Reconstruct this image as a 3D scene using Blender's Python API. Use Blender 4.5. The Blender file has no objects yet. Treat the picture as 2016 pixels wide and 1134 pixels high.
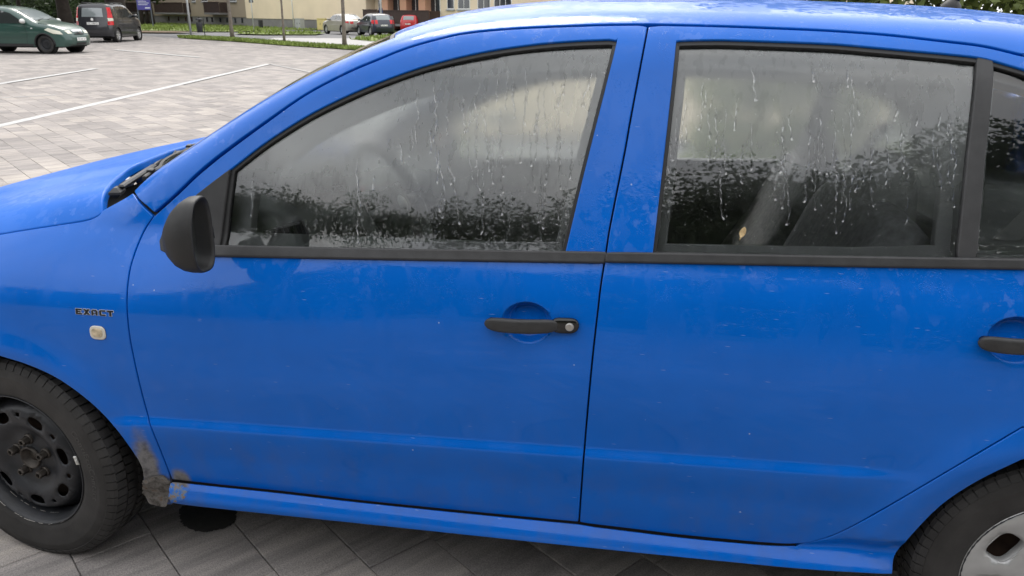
import bpy, math, random
import numpy as np
from mathutils import Vector, Matrix
from mathutils.geometry import delaunay_2d_cdt
R = math.radians
rng = np.random.default_rng(7); random.seed(7)
scene = bpy.context.scene
COL = scene.collection

# ---------------------------------------------------------------- camera
CAM = np.array([1.5824, -1.5321, 1.4235]); YAW, PITCH, ROLL, FPX = -0.17833, 0.33946, 0.0062, 1548.3
PW, PH = 2016, 1134
_f = np.array([math.sin(YAW)*math.cos(PITCH), math.cos(YAW)*math.cos(PITCH), -math.sin(PITCH)])
_r = np.array([math.cos(YAW), -math.sin(YAW), 0.0]); _u = np.cross(_r, _f)
_r, _u = math.cos(ROLL)*_r+math.sin(ROLL)*_u, -math.sin(ROLL)*_r+math.cos(ROLL)*_u
cd = bpy.data.cameras.new('camera'); cam = bpy.data.objects.new('camera', cd); COL.objects.link(cam)
cam.matrix_world = Matrix(((_r[0], _u[0], -_f[0], CAM[0]), (_r[1], _u[1], -_f[1], CAM[1]), (_r[2], _u[2], -_f[2], CAM[2]), (0, 0, 0, 1)))
cd.sensor_width = 36.0; cd.lens = 36.0*FPX/PW; cd.clip_end = 2000; cd.clip_start = 0.05
cd.dof.use_dof = True; cd.dof.focus_distance = 1.75; cd.dof.aperture_fstop = 20.0
scene.camera = cam

# ---------------------------------------------------------------- world and sun (bright overcast)
SUN_EL, SUN_AZ = R(50), R(338)
world = bpy.data.worlds.new('World'); scene.world = world; world.use_nodes = True
wn, wl = world.node_tree.nodes, world.node_tree.links
bg = wn['Background']; bg.inputs['Strength'].default_value = 0.1
sky = wn.new('ShaderNodeTexSky'); sky.sky_type = 'NISHITA'; sky.sun_disc = False
sky.sun_elevation = SUN_EL; sky.sun_rotation = SUN_AZ; sky.dust_density = 4.0; sky.air_density = 1.0
hsv = wn.new('ShaderNodeHueSaturation'); hsv.inputs['Saturation'].default_value = 0.45
wl.new(sky.outputs[0], hsv.inputs['Color'])
tc = wn.new('ShaderNodeTexCoord'); mp = wn.new('ShaderNodeMapping'); mp.inputs['Scale'].default_value = (1.2, 1.2, 3.0)
wl.new(tc.outputs['Generated'], mp.inputs['Vector'])
nz = wn.new('ShaderNodeTexNoise'); nz.inputs['Scale'].default_value = 2.2; nz.inputs['Detail'].default_value = 6
wl.new(mp.outputs[0], nz.inputs['Vector'])
cr = wn.new('ShaderNodeValToRGB'); cr.color_ramp.elements[0].position = 0.3; cr.color_ramp.elements[1].position = 0.72
cr.color_ramp.elements[0].color = (8.0, 8.3, 8.9, 1); cr.color_ramp.elements[1].color = (12.9, 12.7, 12.5, 1)
wl.new(nz.outputs['Fac'], cr.inputs['Fac'])
mx = wn.new('ShaderNodeMixRGB'); mx.inputs['Fac'].default_value = 0.8
wl.new(hsv.outputs[0], mx.inputs[1]); wl.new(cr.outputs[0], mx.inputs[2]); wl.new(mx.outputs[0], bg.inputs['Color'])
sd = bpy.data.lights.new('sun', 'SUN'); sd.energy = 0.9; sd.angle = R(25); sd.color = (1.0, 0.94, 0.86)
sun = bpy.data.objects.new('sun', sd); COL.objects.link(sun)
# direction to the sun: beyond the car, to the left; a wide soft disc behind thin cloud
sdir = Vector((math.sin(SUN_AZ)*math.cos(SUN_EL), math.cos(SUN_AZ)*math.cos(SUN_EL), math.sin(SUN_EL)))
sun.rotation_euler = sdir.to_track_quat('Z', 'Y').to_euler(); sun.location = (0, -10, 30)
vs = scene.view_settings; vs.view_transform = 'Standard'; vs.look = 'None'; vs.gamma = 1; vs.exposure = 1.12; vs.use_curve_mapping = False
scene.render.engine = 'CYCLES'; cy = scene.cycles
cy.use_denoising = True; cy.max_bounces = 10; cy.transmission_bounces = 8; cy.diffuse_bounces = 4; cy.glossy_bounces = 4
cy.transparent_max_bounces = 12; cy.sample_clamp_indirect = 6.0; cy.caustics_reflective = False; cy.caustics_refractive = True

# ---------------------------------------------------------------- small helpers
def mk(name, verts, faces, mat, parent=None, smooth=False, normals=None, fmats=None, uv=None, local=False):
    me = bpy.data.meshes.new(name)
    me.from_pydata([tuple(map(float, v)) for v in verts], [], [tuple(map(int, f)) for f in faces])
    for m in (mat if isinstance(mat, (list, tuple)) else [mat]): me.materials.append(m)
    if fmats is not None: me.polygons.foreach_set('material_index', [int(i) for i in fmats])
    if smooth or normals is not None: me.polygons.foreach_set('use_smooth', [True]*len(me.polygons))
    me.validate(); me.update()
    if normals is not None and len(normals) == len(me.vertices): me.normals_split_custom_set_from_vertices([tuple(map(float, n)) for n in normals])
    o = bpy.data.objects.new(name, me); COL.objects.link(o)
    if parent is not None:
        o.parent = parent
        if not local: o.matrix_parent_inverse = parent_inv(parent)
    return o
def parent_inv(p):
    m = Matrix.Identity(4); q = p
    chain = []
    while q is not None: chain.append(q); q = q.parent
    for c in reversed(chain): m = m @ c.matrix_parent_inverse @ c.matrix_basis if c.parent else c.matrix_basis.copy()
    return m.inverted()
def tag(o, label=None, cat=None, group=None, kind=None):
    if label: o['label'] = label
    if cat: o['category'] = cat
    if group: o['group'] = group
    if kind: o['kind'] = kind
    return o
def empty(name, loc, rz=0.0):
    o = bpy.data.objects.new(name, None); COL.objects.link(o); o.location = loc; o.rotation_euler = (0, 0, rz); o.empty_display_size = 0.2
    return o
class MB:
    """collects boxes, tubes and lathes into one mesh"""
    def __init__(s): s.v = []; s.f = []; s.m = []
    def add(s, v, f, mi=0):
        n = len(s.v); s.v += [tuple(p) for p in v]; s.f += [tuple(i+n for i in q) for q in f]; s.m += [mi]*len(f); return s
    def box(s, c, d, rz=0.0, bev=0.0, mi=0, M=None):
        hx, hy, hz = d[0]/2, d[1]/2, d[2]/2
        if bev <= 0:
            v = [(x, y, z) for x in (-hx, hx) for y in (-hy, hy) for z in (-hz, hz)]
            f = [(0, 1, 3, 2), (4, 6, 7, 5), (0, 4, 5, 1), (2, 3, 7, 6), (0, 2, 6, 4), (1, 5, 7, 3)]
        else:
            b = min(bev, hx*.9, hy*.9, hz*.9); v = []; f = []
            def ring(ix, iy, z): return [(-ix, -iy, z), (ix, -iy, z), (ix, iy, z), (-ix, iy, z)]
            prof = [(hx-b, hy-b, -hz), (hx, hy, -hz+b), (hx, hy, hz-b), (hx-b, hy-b, hz)]
            for a in prof: v += ring(*a)
            for k in range(3):
                for i in range(4): f.append((k*4+i, k*4+(i+1) % 4, k*4+4+(i+1) % 4, k*4+4+i))
            f += [(3, 2, 1, 0), (12, 13, 14, 15)]
        c_, s_ = math.cos(rz), math.sin(rz)
        if M is not None: v = [tuple(M @ Vector(p)) for p in v]
        s.add([(p[0]*c_-p[1]*s_+c[0], p[0]*s_+p[1]*c_+c[1], p[2]+c[2]) for p in v], f, mi); return s
    def tube(s, pts, r, n=8, mi=0, cap=True):
        pts = [Vector(p) for p in pts]; k = len(pts); rr = r if isinstance(r, (list, tuple)) else [r]*k
        v = []; f = []; up = None
        for i in range(k):
            t = (pts[min(i+1, k-1)]-pts[max(i-1, 0)]).normalized()
            if up is None: up = t.orthogonal().normalized()
            up = (up - t*up.dot(t)).normalized(); w = t.cross(up)
            for j in range(n):
                a = 2*math.pi*j/n; v.append(pts[i]+(up*math.cos(a)+w*math.sin(a))*rr[i])
        for i in range(k-1):
            for j in range(n): f.append((i*n+j, i*n+(j+1) % n, (i+1)*n+(j+1) % n, (i+1)*n+j))
        if cap: f += [tuple(range(n))[::-1], tuple(range((k-1)*n, k*n))]
        s.add(v, f, mi); return s
    def lathe(s, prof, n=32, M=None, mi=0, close=False):
        """prof: (radius, height) about local z"""
        v = []; f = []; k = len(prof)
        for i, (r, h) in enumerate(prof):
            for j in range(n): a = 2*math.pi*j/n; v.append(Vector((r*math.cos(a), r*math.sin(a), h)))
        for i in range(k-1 if not close else k):
            i2 = (i+1) % k
            for j in range(n): f.append((i*n+j, i*n+(j+1) % n, i2*n+(j+1) % n, i2*n+j))
        if M is not None: v = [M @ p for p in v]
        s.add(v, f, mi); return s
    def build(s, name, mat, parent=None, smooth=False, local=False):
        return mk(name, s.v, s.f, mat, parent, smooth, fmats=s.m if isinstance(mat, (list, tuple)) else None, local=local)

# ---------------------------------------------------------------- material helpers
def mat(name):
    m = bpy.data.materials.new(name); m.use_nodes = True; n = m.node_tree.nodes; l = m.node_tree.links
    return m, n, l, n['Principled BSDF']
def P(name, col, rough=0.5, metal=0.0, spec=0.5, coat=0.0, coat_r=0.03, noise=0.0, nscale=20.0, bump=0.0, bscale=200.0, trans=0.0, emis=None):
    """plain principled with a little tonal noise and fine relief"""
    m, n, l, b = mat(name)
    b.inputs['Base Color'].default_value = (*col, 1); b.inputs['Roughness'].default_value = rough; b.inputs['Metallic'].default_value = metal
    b.inputs['Specular IOR Level'].default_value = spec; b.inputs['Coat Weight'].default_value = coat; b.inputs['Coat Roughness'].default_value = coat_r
    b.inputs['Transmission Weight'].default_value = trans
    t = n.new('ShaderNodeTexCoord')
    if noise > 0:
        z = n.new('ShaderNodeTexNoise'); z.inputs['Scale'].default_value = nscale; z.inputs['Detail'].default_value = 5; l.new(t.outputs['Object'], z.inputs['Vector'])
        mr = n.new('ShaderNodeMapRange'); mr.inputs['To Min'].default_value = 1-noise; mr.inputs['To Max'].default_value = 1+noise; mr.inputs['From Min'].default_value = .25; mr.inputs['From Max'].default_value = .75
        l.new(z.outputs['Fac'], mr.inputs['Value'])
        mm = n.new('ShaderNodeVectorMath'); mm.operation = 'SCALE'; mm.inputs[0].default_value = col; l.new(mr.outputs[0], mm.inputs['Scale'])
        l.new(mm.outputs[0], b.inputs['Base Color'])
    if bump > 0:
        z2 = n.new('ShaderNodeTexNoise'); z2.inputs['Scale'].default_value = bscale; z2.inputs['Detail'].default_value = 3; l.new(t.outputs['Object'], z2.inputs['Vector'])
        bp = n.new('ShaderNodeBump'); bp.inputs['Strength'].default_value = bump; bp.inputs['Distance'].default_value = 0.002; l.new(z2.outputs['Fac'], bp.inputs['Height']); l.new(bp.outputs[0], b.inputs['Normal'])
    return m
class NT:
    """tiny node-graph helper"""
    def __init__(s, m): s.n = m.node_tree.nodes; s.l = m.node_tree.links
    def _set(s, sock, v):
        if hasattr(v, 'links') or isinstance(v, bpy.types.NodeSocket): s.l.new(v, sock)
        else: sock.default_value = v
    def node(s, t, **k):
        nd = s.n.new(t)
        for a, v in k.items():
            if hasattr(nd, a): setattr(nd, a, v)
            else: s._set(nd.inputs[a.replace('_', ' ')], v)
        return nd
    def math(s, op, a, b=0.0, c=0.0, clamp=False):
        nd = s.n.new('ShaderNodeMath'); nd.operation = op; nd.use_clamp = clamp
        for i, v in enumerate((a, b, c)): s._set(nd.inputs[i], v)
        return nd.outputs[0]
    def mapr(s, v, a, b, c=0.0, d=1.0, smooth=False):
        nd = s.n.new('ShaderNodeMapRange'); nd.interpolation_type = 'SMOOTHSTEP' if smooth else 'LINEAR'
        for i, q in enumerate((v, a, b, c, d)): s._set(nd.inputs[i], q)
        return nd.outputs[0]
    def noise(s, vec, scale, detail=4.0, rough=0.5, dist=0.0):
        nd = s.n.new('ShaderNodeTexNoise'); s.l.new(vec, nd.inputs['Vector']); nd.inputs['Scale'].default_value = scale
        nd.inputs['Detail'].default_value = detail; nd.inputs['Roughness'].default_value = rough; nd.inputs['Distortion'].default_value = dist
        return nd.outputs['Fac']
    def voro(s, vec, scale, out='Distance'):
        nd = s.n.new('ShaderNodeTexVoronoi'); s.l.new(vec, nd.inputs['Vector']); nd.inputs['Scale'].default_value = scale; return nd.outputs[out]
    def mapping(s, vec, sc=(1, 1, 1), rot=(0, 0, 0), loc=(0, 0, 0)):
        nd = s.n.new('ShaderNodeMapping'); s.l.new(vec, nd.inputs['Vector']); nd.inputs['Scale'].default_value = sc; nd.inputs['Rotation'].default_value = rot; nd.inputs['Location'].default_value = loc
        return nd.outputs[0]
    def mix(s, f, a, b):
        nd = s.n.new('ShaderNodeMixRGB'); s._set(nd.inputs[0], f)
        for i, v in ((1, a), (2, b)):
            if isinstance(v, tuple) and len(v) == 3: v = (*v, 1)
            s._set(nd.inputs[i], v)
        return nd.outputs[0]
    def shmix(s, f, a, b):
        nd = s.n.new('ShaderNodeMixShader'); s._set(nd.inputs[0], f); s.l.new(a, nd.inputs[1]); s.l.new(b, nd.inputs[2]); return nd.outputs[0]
    def ramp(s, v, stops):
        nd = s.n.new('ShaderNodeValToRGB'); s._set(nd.inputs[0], v); e = nd.color_ramp.elements
        while len(e) < len(stops): e.new(0.5)
        for q, (p, c) in zip(e, stops): q.position = p; q.color = (*c, 1)
        return nd.outputs[0]
    def bump(s, h, strength=0.3, dist=0.002):
        nd = s.n.new('ShaderNodeBump'); nd.inputs['Strength'].default_value = strength; nd.inputs['Distance'].default_value = dist; s.l.new(h, nd.inputs['Height']); return nd.outputs[0]
    def coord(s, out='Object'):
        if not hasattr(s, '_tc'): s._tc = s.n.new('ShaderNodeTexCoord')
        return s._tc.outputs[out]
    def xyz(s, vec):
        nd = s.n.new('ShaderNodeSeparateXYZ'); s.l.new(vec, nd.inputs[0]); return nd.outputs
# ---------------------------------------------------------------- materials of the blue car
def make_paint(name='blue_paint', beaded=0.0):
    m, n, l, b = mat(name); t = NT(m); co = t.coord(); X = t.xyz(co)
    big = t.noise(co, 6.0, 2, 0.6)
    base = t.mix(t.mapr(big, .3, .7), (0.0, 0.108, 0.49), (0.0, 0.120, 0.54))
    # road dust that thickens towards the sill, in cloudy patches and run-off streaks
    streak = t.noise(t.mapping(co, (26, 26, 2.2)), 1.0, 2, .6)
    low = t.mapr(X[2], .62, .24, 0, 1)
    dust = t.math('MULTIPLY', low, t.mapr(t.math('ADD', t.noise(co, 9.0, 3, .65), t.math('MULTIPLY', streak, .5)), .68, 1.1, .0, .34))
    base = t.mix(dust, base, (0.11, 0.105, 0.10))
    # white chips and short scratches
    chip = t.voro(t.mapping(co, (1, 1, 1), (0, .5, 0)), 14.0)
    chips = t.mapr(chip, .018, .03, 1, 0)
    scr = t.mapr(t.voro(t.mapping(co, (9, 9, 95), (0, .12, 0)), 1.0), .03, .06, 1, 0)
    base = t.mix(t.math('MULTIPLY', t.math('MAXIMUM', chips, t.math('MULTIPLY', scr, .5)), .55), base, (0.55, 0.6, 0.68))
    # pale splashes left by drying rain, mostly on the frames and along the waist
    spl = t.math('MULTIPLY', t.mapr(t.noise(t.mapping(co, (34, 34, 24)), 1.0, 3, .55), .56, .60, 0, 1), t.mapr(t.noise(co, 5.5, 2), .48, .60, 0, 1))
    base = t.mix(t.math('MULTIPLY', t.math('MULTIPLY', spl, t.mapr(X[2], .80, .93, 0, 1)), .09), base, (0.42, 0.52, 0.90))
    # bare filler and rust at the front foot of the sill
    nd = t.noise(co, 26.0, 3, .65); nn = t.math('MULTIPLY', t.math('SUBTRACT', nd, .5), 0.6)
    def blob(cx, cz, rx, rz):
        a = t.math('DIVIDE', t.math('SUBTRACT', X[0], cx), rx); c = t.math('DIVIDE', t.math('SUBTRACT', X[2], cz), rz)
        return t.math('SQRT', t.math('ADD', t.math('MULTIPLY', a, a), t.math('MULTIPLY', c, c)))
    d = t.math('MINIMUM', t.math('MINIMUM', blob(.368, .30, .028, .12), blob(.372, .245, .06, .055)), blob(.447, .283, .026, .034))
    rmask = t.mapr(t.math('ADD', d, nn), 1.35, .62, 0, .96, True)
    rcol = t.ramp(t.noise(co, 38.0, 4, .6), [(.25, (.07, .06, .05)), (.40, (.14, .13, .115)), (.55, (.20, .19, .175)), (.70, (.15, .125, .10)), (.85, (.25, .24, .22))])
    base = t.mix(rmask, base, rcol)
    # dried water marks: slightly cloudier lacquer with ragged edges
    wm = t.noise(t.mapping(co, (7, 7, 5)), 1.0, 4, .62, .6); runs = t.noise(t.mapping(co, (38, 38, 3.5)), 1.0, 2, .5)
    wet = t.mapr(t.math('ADD', wm, t.math('MULTIPLY', t.math('SUBTRACT', runs, .5), .5)), .515, .54, 0, 1)
    l.new(base, b.inputs['Base Color'])
    l.new(t.math('ADD', t.math('MULTIPLY', rmask, .55), .38), b.inputs['Roughness'])
    b.inputs['Specular IOR Level'].default_value = 0.05
    l.new(t.math('MULTIPLY', t.math('SUBTRACT', 1.0, t.math('MAXIMUM', rmask, t.math('MULTIPLY', dust, .9)), clamp=True), .55 if not beaded else .34), b.inputs['Coat Weight'])
    l.new(t.math('ADD', t.math('MULTIPLY', wet, .22), .025+beaded), b.inputs['Coat Roughness'])
    b.inputs['Coat IOR'].default_value = 1.5
    # beads of rain, dense high up and few lower down
    vd = t.voro(co, 260.0); keep = t.mapr(t.noise(co, 23.0, 2), .5, .62, 0, 1); up = t.mapr(X[2], .55, .98, .12, 1)
    bead = t.math('MULTIPLY', t.math('MULTIPLY', t.mapr(vd, .12, .34, 1, 0, True), keep), up)
    h = bead
    bp = t.bump(h, .4, .0009)
    l.new(bp, b.inputs['Normal']); l.new(bp, b.inputs['Coat Normal'])
    return m
PAINT = make_paint(); PAINT_WET = make_paint('blue_paint_beaded', .30)
PLASTIC = P('black_plastic', (.014, .014, .0145), .55, noise=.25, nscale=40, bump=.25, bscale=900)
RUBBER = P('seal_rubber', (.006, .006, .0062), .5, bump=.1, bscale=300)
TRIM = P('grey_trim', (.028, .028, .029), .5, noise=.3, nscale=30, bump=.2, bscale=700)
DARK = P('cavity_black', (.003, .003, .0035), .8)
TYRE = P('tyre_rubber', (.021, .0198, .019), .68, noise=.5, nscale=16, bump=.35, bscale=160)
STEEL = P('black_steel', (.011, .0125, .016), .5, noise=.5, nscale=30, bump=.15, bscale=120)
BOLT = P('bare_bolt', (.06, .052, .045), .55, metal=.6, noise=.5, nscale=60)
SILVER = P('silver_lacquer', (.38, .38, .375), .34, metal=.35, noise=.1, nscale=30)
CABIN = P('cabin_plastic', (.13, .138, .135), .6, noise=.2, nscale=20, bump=.3, bscale=500)
CLOTH = P('seat_cloth', (.13, .13, .14), .9, noise=.3, nscale=60, bump=.3, bscale=800)
LINER = P('roof_lining', (.35, .35, .34), .9)
FRAMEIN = P('inner_frame_trim', (.20, .20, .21), .8, noise=.15, nscale=15)
LENS = P('clear_lens', (.50, .41, .28), .25, noise=.6, nscale=70)
WHITE = P('pale_plastic', (.62, .58, .5), .45)
GLASSY_BLACK = P('piano_black', (.008, .008, .008), .15)

def make_outer():
    """outer face of a pane: clean reflection over clear glass"""
    m, n, l, b = mat('wet_glass'); n.remove(b); t = NT(m); out = n['Material Output']
    gl = n.new('ShaderNodeBsdfGlossy'); gl.inputs['Roughness'].default_value = 0.012
    rf = n.new('ShaderNodeBsdfTransparent'); rf.inputs['Color'].default_value = (.985, 1, .995, 1)
    fr = n.new('ShaderNodeFresnel'); fr.inputs['IOR'].default_value = 1.78
    l.new(t.shmix(fr.outputs[0], rf.outputs[0], gl.outputs[0]), out.inputs['Surface']); return m
def make_fog(name, fog, z0=None, z1=None, rough=.17, trans=.6, xr=None):
    """inner face of a pane: breath condensed on the upper part, clear towards the sill"""
    m, n, l, b = mat(name); n.remove(b); t = NT(m); out = n['Material Output']; co = t.coord(); X = t.xyz(co)
    cloud = t.noise(co, 3.2, 2, .55); runs = t.noise(t.mapping(co, (55, 55, 3.0)), 1.0, 2, .5)
    k = t.mapr(cloud, .3, .7, .8, 1.12)
    if z0 is not None:
        zc = t.math('ADD', X[2], t.math('ADD', t.math('MULTIPLY', t.math('SUBTRACT', cloud, .5), .16), t.math('MULTIPLY', t.math('SUBTRACT', runs, .5), .03)))
        k = t.math('MULTIPLY', k, t.mapr(zc, z0, z1, .03, 1, True))
    if xr: k = t.math('MULTIPLY', k, t.mapr(X[0], xr[0], xr[1], xr[2], 1.0, True))
    k = t.math('MULTIPLY', k, t.mapr(runs, .38, .46, .82, 1.0))
    rf = n.new('ShaderNodeBsdfRefraction'); rf.inputs['IOR'].default_value = 1.2; rf.inputs['Color'].default_value = (.985, 1, .995, 1)
    l.new(t.math('MULTIPLY', k, rough), rf.inputs['Roughness'])
    tr = n.new('ShaderNodeBsdfTranslucent'); tr.inputs['Color'].default_value = (.86, .9, .9, 1)
    df = n.new('ShaderNodeBsdfDiffuse'); df.inputs['Color'].default_value = (.97, .985, .985, 1)
    l.new(t.shmix(t.math('MULTIPLY', k, fog, clamp=True), rf.outputs[0], t.shmix(1-trans, tr.outputs[0], df.outputs[0])), out.inputs['Surface'])
    return m
GLASS_OUT = make_outer()
FOG_FRONT = make_fog('fogged_inside_front', .52, .96, 1.15, .30, .05, (.66, 1.1, 1.7))
FOG_REAR = make_fog('fogged_inside_rear', .50, 1.02, 1.26, .28, .05)
FOG_FAR = make_fog('fogged_far_side', .07, None, None, .2, .7)
FOG_SCREEN = make_fog('fogged_windscreen', .62, None, None, .3, .8)
def make_water():
    m, n, l, b = mat('rain_water'); n.remove(b); t = NT(m); out = n['Material Output']
    gl = n.new('ShaderNodeBsdfGlossy'); gl.inputs['Roughness'].default_value = .02
    rf = n.new('ShaderNodeBsdfRefraction'); rf.inputs['IOR'].default_value = 1.33; rf.inputs['Roughness'].default_value = .02
    fr = n.new('ShaderNodeFresnel'); fr.inputs['IOR'].default_value = 1.36
    tp = n.new('ShaderNodeBsdfTransparent')
    l.new(t.shmix(.2, tp.outputs[0], t.shmix(fr.outputs[0], rf.outputs[0], gl.outputs[0])), out.inputs['Surface']); return m
WATER = make_water()

# ---------------------------------------------------------------- shape of the blue car (x to the rear, y away from camera, z up; front hub at x=0)
YC = 0.81
def interp(x, xs, ys):
    """smooth monotone-ish cubic interpolation"""
    xs = np.asarray(xs, float); ys = np.asarray(ys, float); x = np.asarray(x, float)
    h = np.diff(xs); dl = np.diff(ys)/h; mslope = np.zeros_like(xs); mslope[0] = dl[0]; mslope[-1] = dl[-1]
    for i in range(1, len(xs)-1):
        if dl[i-1]*dl[i] > 0:
            w1 = 2*h[i]+h[i-1]; w2 = h[i]+2*h[i-1]; mslope[i] = (w1+w2)/(w1/dl[i-1]+w2/dl[i])
    xc = np.clip(x, xs[0], xs[-1]); i = np.clip(np.searchsorted(xs, xc)-1, 0, len(h)-1)
    t = (xc-xs[i])/h[i]; y0, y1, m0, m1 = ys[i], ys[i+1], mslope[i]*h[i], mslope[i+1]*h[i]
    r = (2*t**3-3*t**2+1)*y0+(t**3-2*t**2+t)*m0+(-2*t**3+3*t**2)*y1+(t**3-t**2)*m1
    return r+np.where(x < xs[0], (x-xs[0])*mslope[0], 0)+np.where(x > xs[-1], (x-xs[-1])*mslope[-1], 0)
def sstep(a, b, x): t = np.clip((x-a)/(b-a), 0, 1); return t*t*(3-2*t)
def smax(a, b, k):
    h = np.maximum(k-np.abs(a-b), 0)/k; return np.maximum(a, b)+h*h*k*.25
DOORZ = [.18, .25, .30, .36, .42, .52, .60, .68, .75, .81, .86, .90, .93, 1.0, 1.1, 1.2, 1.3, 1.4, 1.5]
DOORY = [.060, .034, .022, .012, .005, -.004, -.008, -.009, -.005, .003, .014, .028, .042, .068, .107, .149, .195, .246, .30]
def crease_z(x): return .452+.034*(x-.4)
HANDLES = []
def ys(x, z, frame=False):
    y = interp(z, DOORZ, DOORY)
    cz = crease_z(x); w = sstep(.26, .36, x)*(1-sstep(2.0, 2.2, x))
    d = z-cz
    y = y + w*(-.0075*sstep(-.10, -.004, d)*(1-sstep(-.002, .026, d)) + .0035*sstep(-.002, .024, d)*(1-sstep(.03, .16, d)))
    y = y + .060*sstep(.74, .935, z)*(1-sstep(.25, 1.15, x))      # rounder shoulder towards the front wing
    # plan taper at both ends
    y = y + .30*np.clip((.12-x)/.95, 0, None)**2.6 + .16*np.clip((x-2.35)/.8, 0, None)**2.4
    # flares over the wheels
    for cx in (0.0, 2.462):
        r = np.hypot(x-cx, z-.285); y = y - .014*np.exp(-((r-.345)/.045)**2)*sstep(.18, .3, z)
    # finger bowls behind the handles
    for hx, hz in HANDLES:
        e = np.sqrt(((x-hx)/.056)**2+((z-hz)/.046)**2); y = y + .021*(1-sstep(.72, 1.0, e)) + .0045*(1-sstep(.55, .98, e))
    if frame:   # sill: proud roll under the doors, fading into the rear wing
        s = interp(z, [.13, .175, .198, .216, .248, .270, .288, .31], [.12, .075, .03, .006, -.007, -.001, .014, .035])
        k = (1-sstep(2.12, 2.30, x))*(1-sstep(.285, .285+.025+.05*sstep(1.9, 2.15, x), z)); y = y*(1-k)+s*k
    return y
def zhood(x, y):
    u = np.abs((y-YC)/.75)
    zc = interp(x, [-.86, -.80, -.72, -.60, -.46, -.25, 0, .2, .4], [.60, .70, .765, .826, .874, .927, .980, 1.019, 1.044])
    return zc - (.060+.085*np.clip(.28-x, 0, .8))*u**4 + .010*(1-sstep(.50, .62, u-.10*x))
def zroof(x, y):
    u = np.abs((y-YC)/.62)
    zc = interp(x, [.8, 1.0, 1.2, 1.45, 1.7, 2.0, 2.25, 2.5, 2.75, 2.95], [1.37, 1.415, 1.443, 1.457, 1.458, 1.4505, 1.440, 1.416, 1.385, 1.35])
    return zc-.062*u**2.0
def zscreen(x, y):
    u = (y-YC)/.68
    return 1.030+.585*(x-.385+.17*(1-u*u)) - .05*np.clip(x-.5, 0, 2)**2
def zt(x, y):
    cab = -smax(-zscreen(x, y), -zroof(x, y), .09)
    return np.maximum(zhood(x, y), cab)
def Fb(x, y, z, frame=False):
    yy = np.where(y > YC, 2*YC-y, y)
    k = .05+.05*(1-sstep(.2, .45, x))+.045*sstep(.95, 1.4, x)
    f = smax(ys(x, z, frame)-yy, z-zt(x, yy), k)
    xr = interp(z, [.2, .35, .6, .9, 1.0, 1.4], [3.10, 3.16, 3.17, 3.11, 3.07, 2.86]) - .10*((yy-YC)/.8)**2
    f = smax(f, x-xr, .10)
    xf = -.80+.16*np.abs((yy-YC)/.8)**2.2+.06*sstep(.55, .8, z)+.05*(1-sstep(.2, .42, z))
    return smax(f, xf-x, .08)
def bis(fn, lo, hi, n=42):
    lo = np.array(lo, float); hi = np.array(hi, float)
    for _ in range(n):
        m = (lo+hi)/2; g = fn(m) > 0; lo = np.where(g, m, lo); hi = np.where(g, hi, m)
    return (lo+hi)/2
def solve_y(x, z, frame=False): return bis(lambda y: Fb(x, y, z, frame), np.full(len(x), -.3), np.full(len(x), YC))
def solve_z(x, y): return bis(lambda z: -Fb(x, y, z), np.full(len(x), .3), np.full(len(x), 1.7))
def solve_x(y, z, front=False):
    if front: return bis(lambda x: Fb(x, y, z), np.full(len(y), -1.2), np.full(len(y), 0.2))
    return bis(lambda x: -Fb(x, y, z), np.full(len(y), 2.4), np.full(len(y), 3.5))
def grad(p, frame=False, e=.0012):
    x, y, z = p.T
    g = np.stack([Fb(x+e, y, z, frame)-Fb(x-e, y, z, frame), Fb(x, y+e, z, frame)-Fb(x, y-e, z, frame), Fb(x, y, z+e, frame)-Fb(x, y, z-e, frame)], 1)
    return g/np.maximum(np.linalg.norm(g, axis=1, keepdims=True), 1e-9)
def rays(px):
    px = np.atleast_2d(np.asarray(px, float))
    return _f[None]+_r[None]*((px[:, :1]-PW/2)/FPX)-_u[None]*((px[:, 1:]-PH/2)/FPX)
def hit(px, frame=False):
    """where the lines of sight through traced photo points meet the body surface"""
    d = rays(px); ts = np.linspace(1.0, 4.2, 500); tt = np.full(len(d), np.nan)
    P_ = CAM[None, None]+ts[:, None, None]*d[None]
    v = Fb(P_[..., 0].ravel(), P_[..., 1].ravel(), P_[..., 2].ravel(), frame).reshape(len(ts), len(d))
    for i in range(len(d)):
        k = np.argmax(v[:, i] < 0)
        if v[k, i] >= 0: k = int(np.argmin(v[:, i]))
        tt[i] = ts[max(k, 1)]
    lo = tt-(ts[1]-ts[0]); hi = tt.copy()
    for _ in range(30):
        m = (lo+hi)/2; q = CAM+m[:, None]*d; g = Fb(q[:, 0], q[:, 1], q[:, 2], frame) > 0; lo = np.where(g, m, lo); hi = np.where(g, hi, m)
    return CAM+hi[:, None]*d
def ground(px, z=0.0):
    d = rays(px); t = (z-CAM[2])/d[:, 2]; return CAM+t[:, None]*d
def at_y(px, y):
    d = rays(px); t = (y-CAM[1])/d[:, 1]; return CAM+t[:, None]*d
def cat(pts, n=5):
    """Catmull-Rom through the points"""
    p = np.asarray(pts, float)
    if len(p) < 3: return p
    q = np.vstack([2*p[0]-p[1], p, 2*p[-1]-p[-2]]); out = []
    for i in range(1, len(q)-2):
        for t in np.linspace(0, 1, n, endpoint=False):
            a, b, c, d = q[i-1], q[i], q[i+1], q[i+2]
            out.append(.5*((2*b)+(c-a)*t+(2*a-5*b+4*c-d)*t*t+(-a+3*b-3*c+d)*t**3))
    out.append(p[-1]); return np.array(out)
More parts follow.
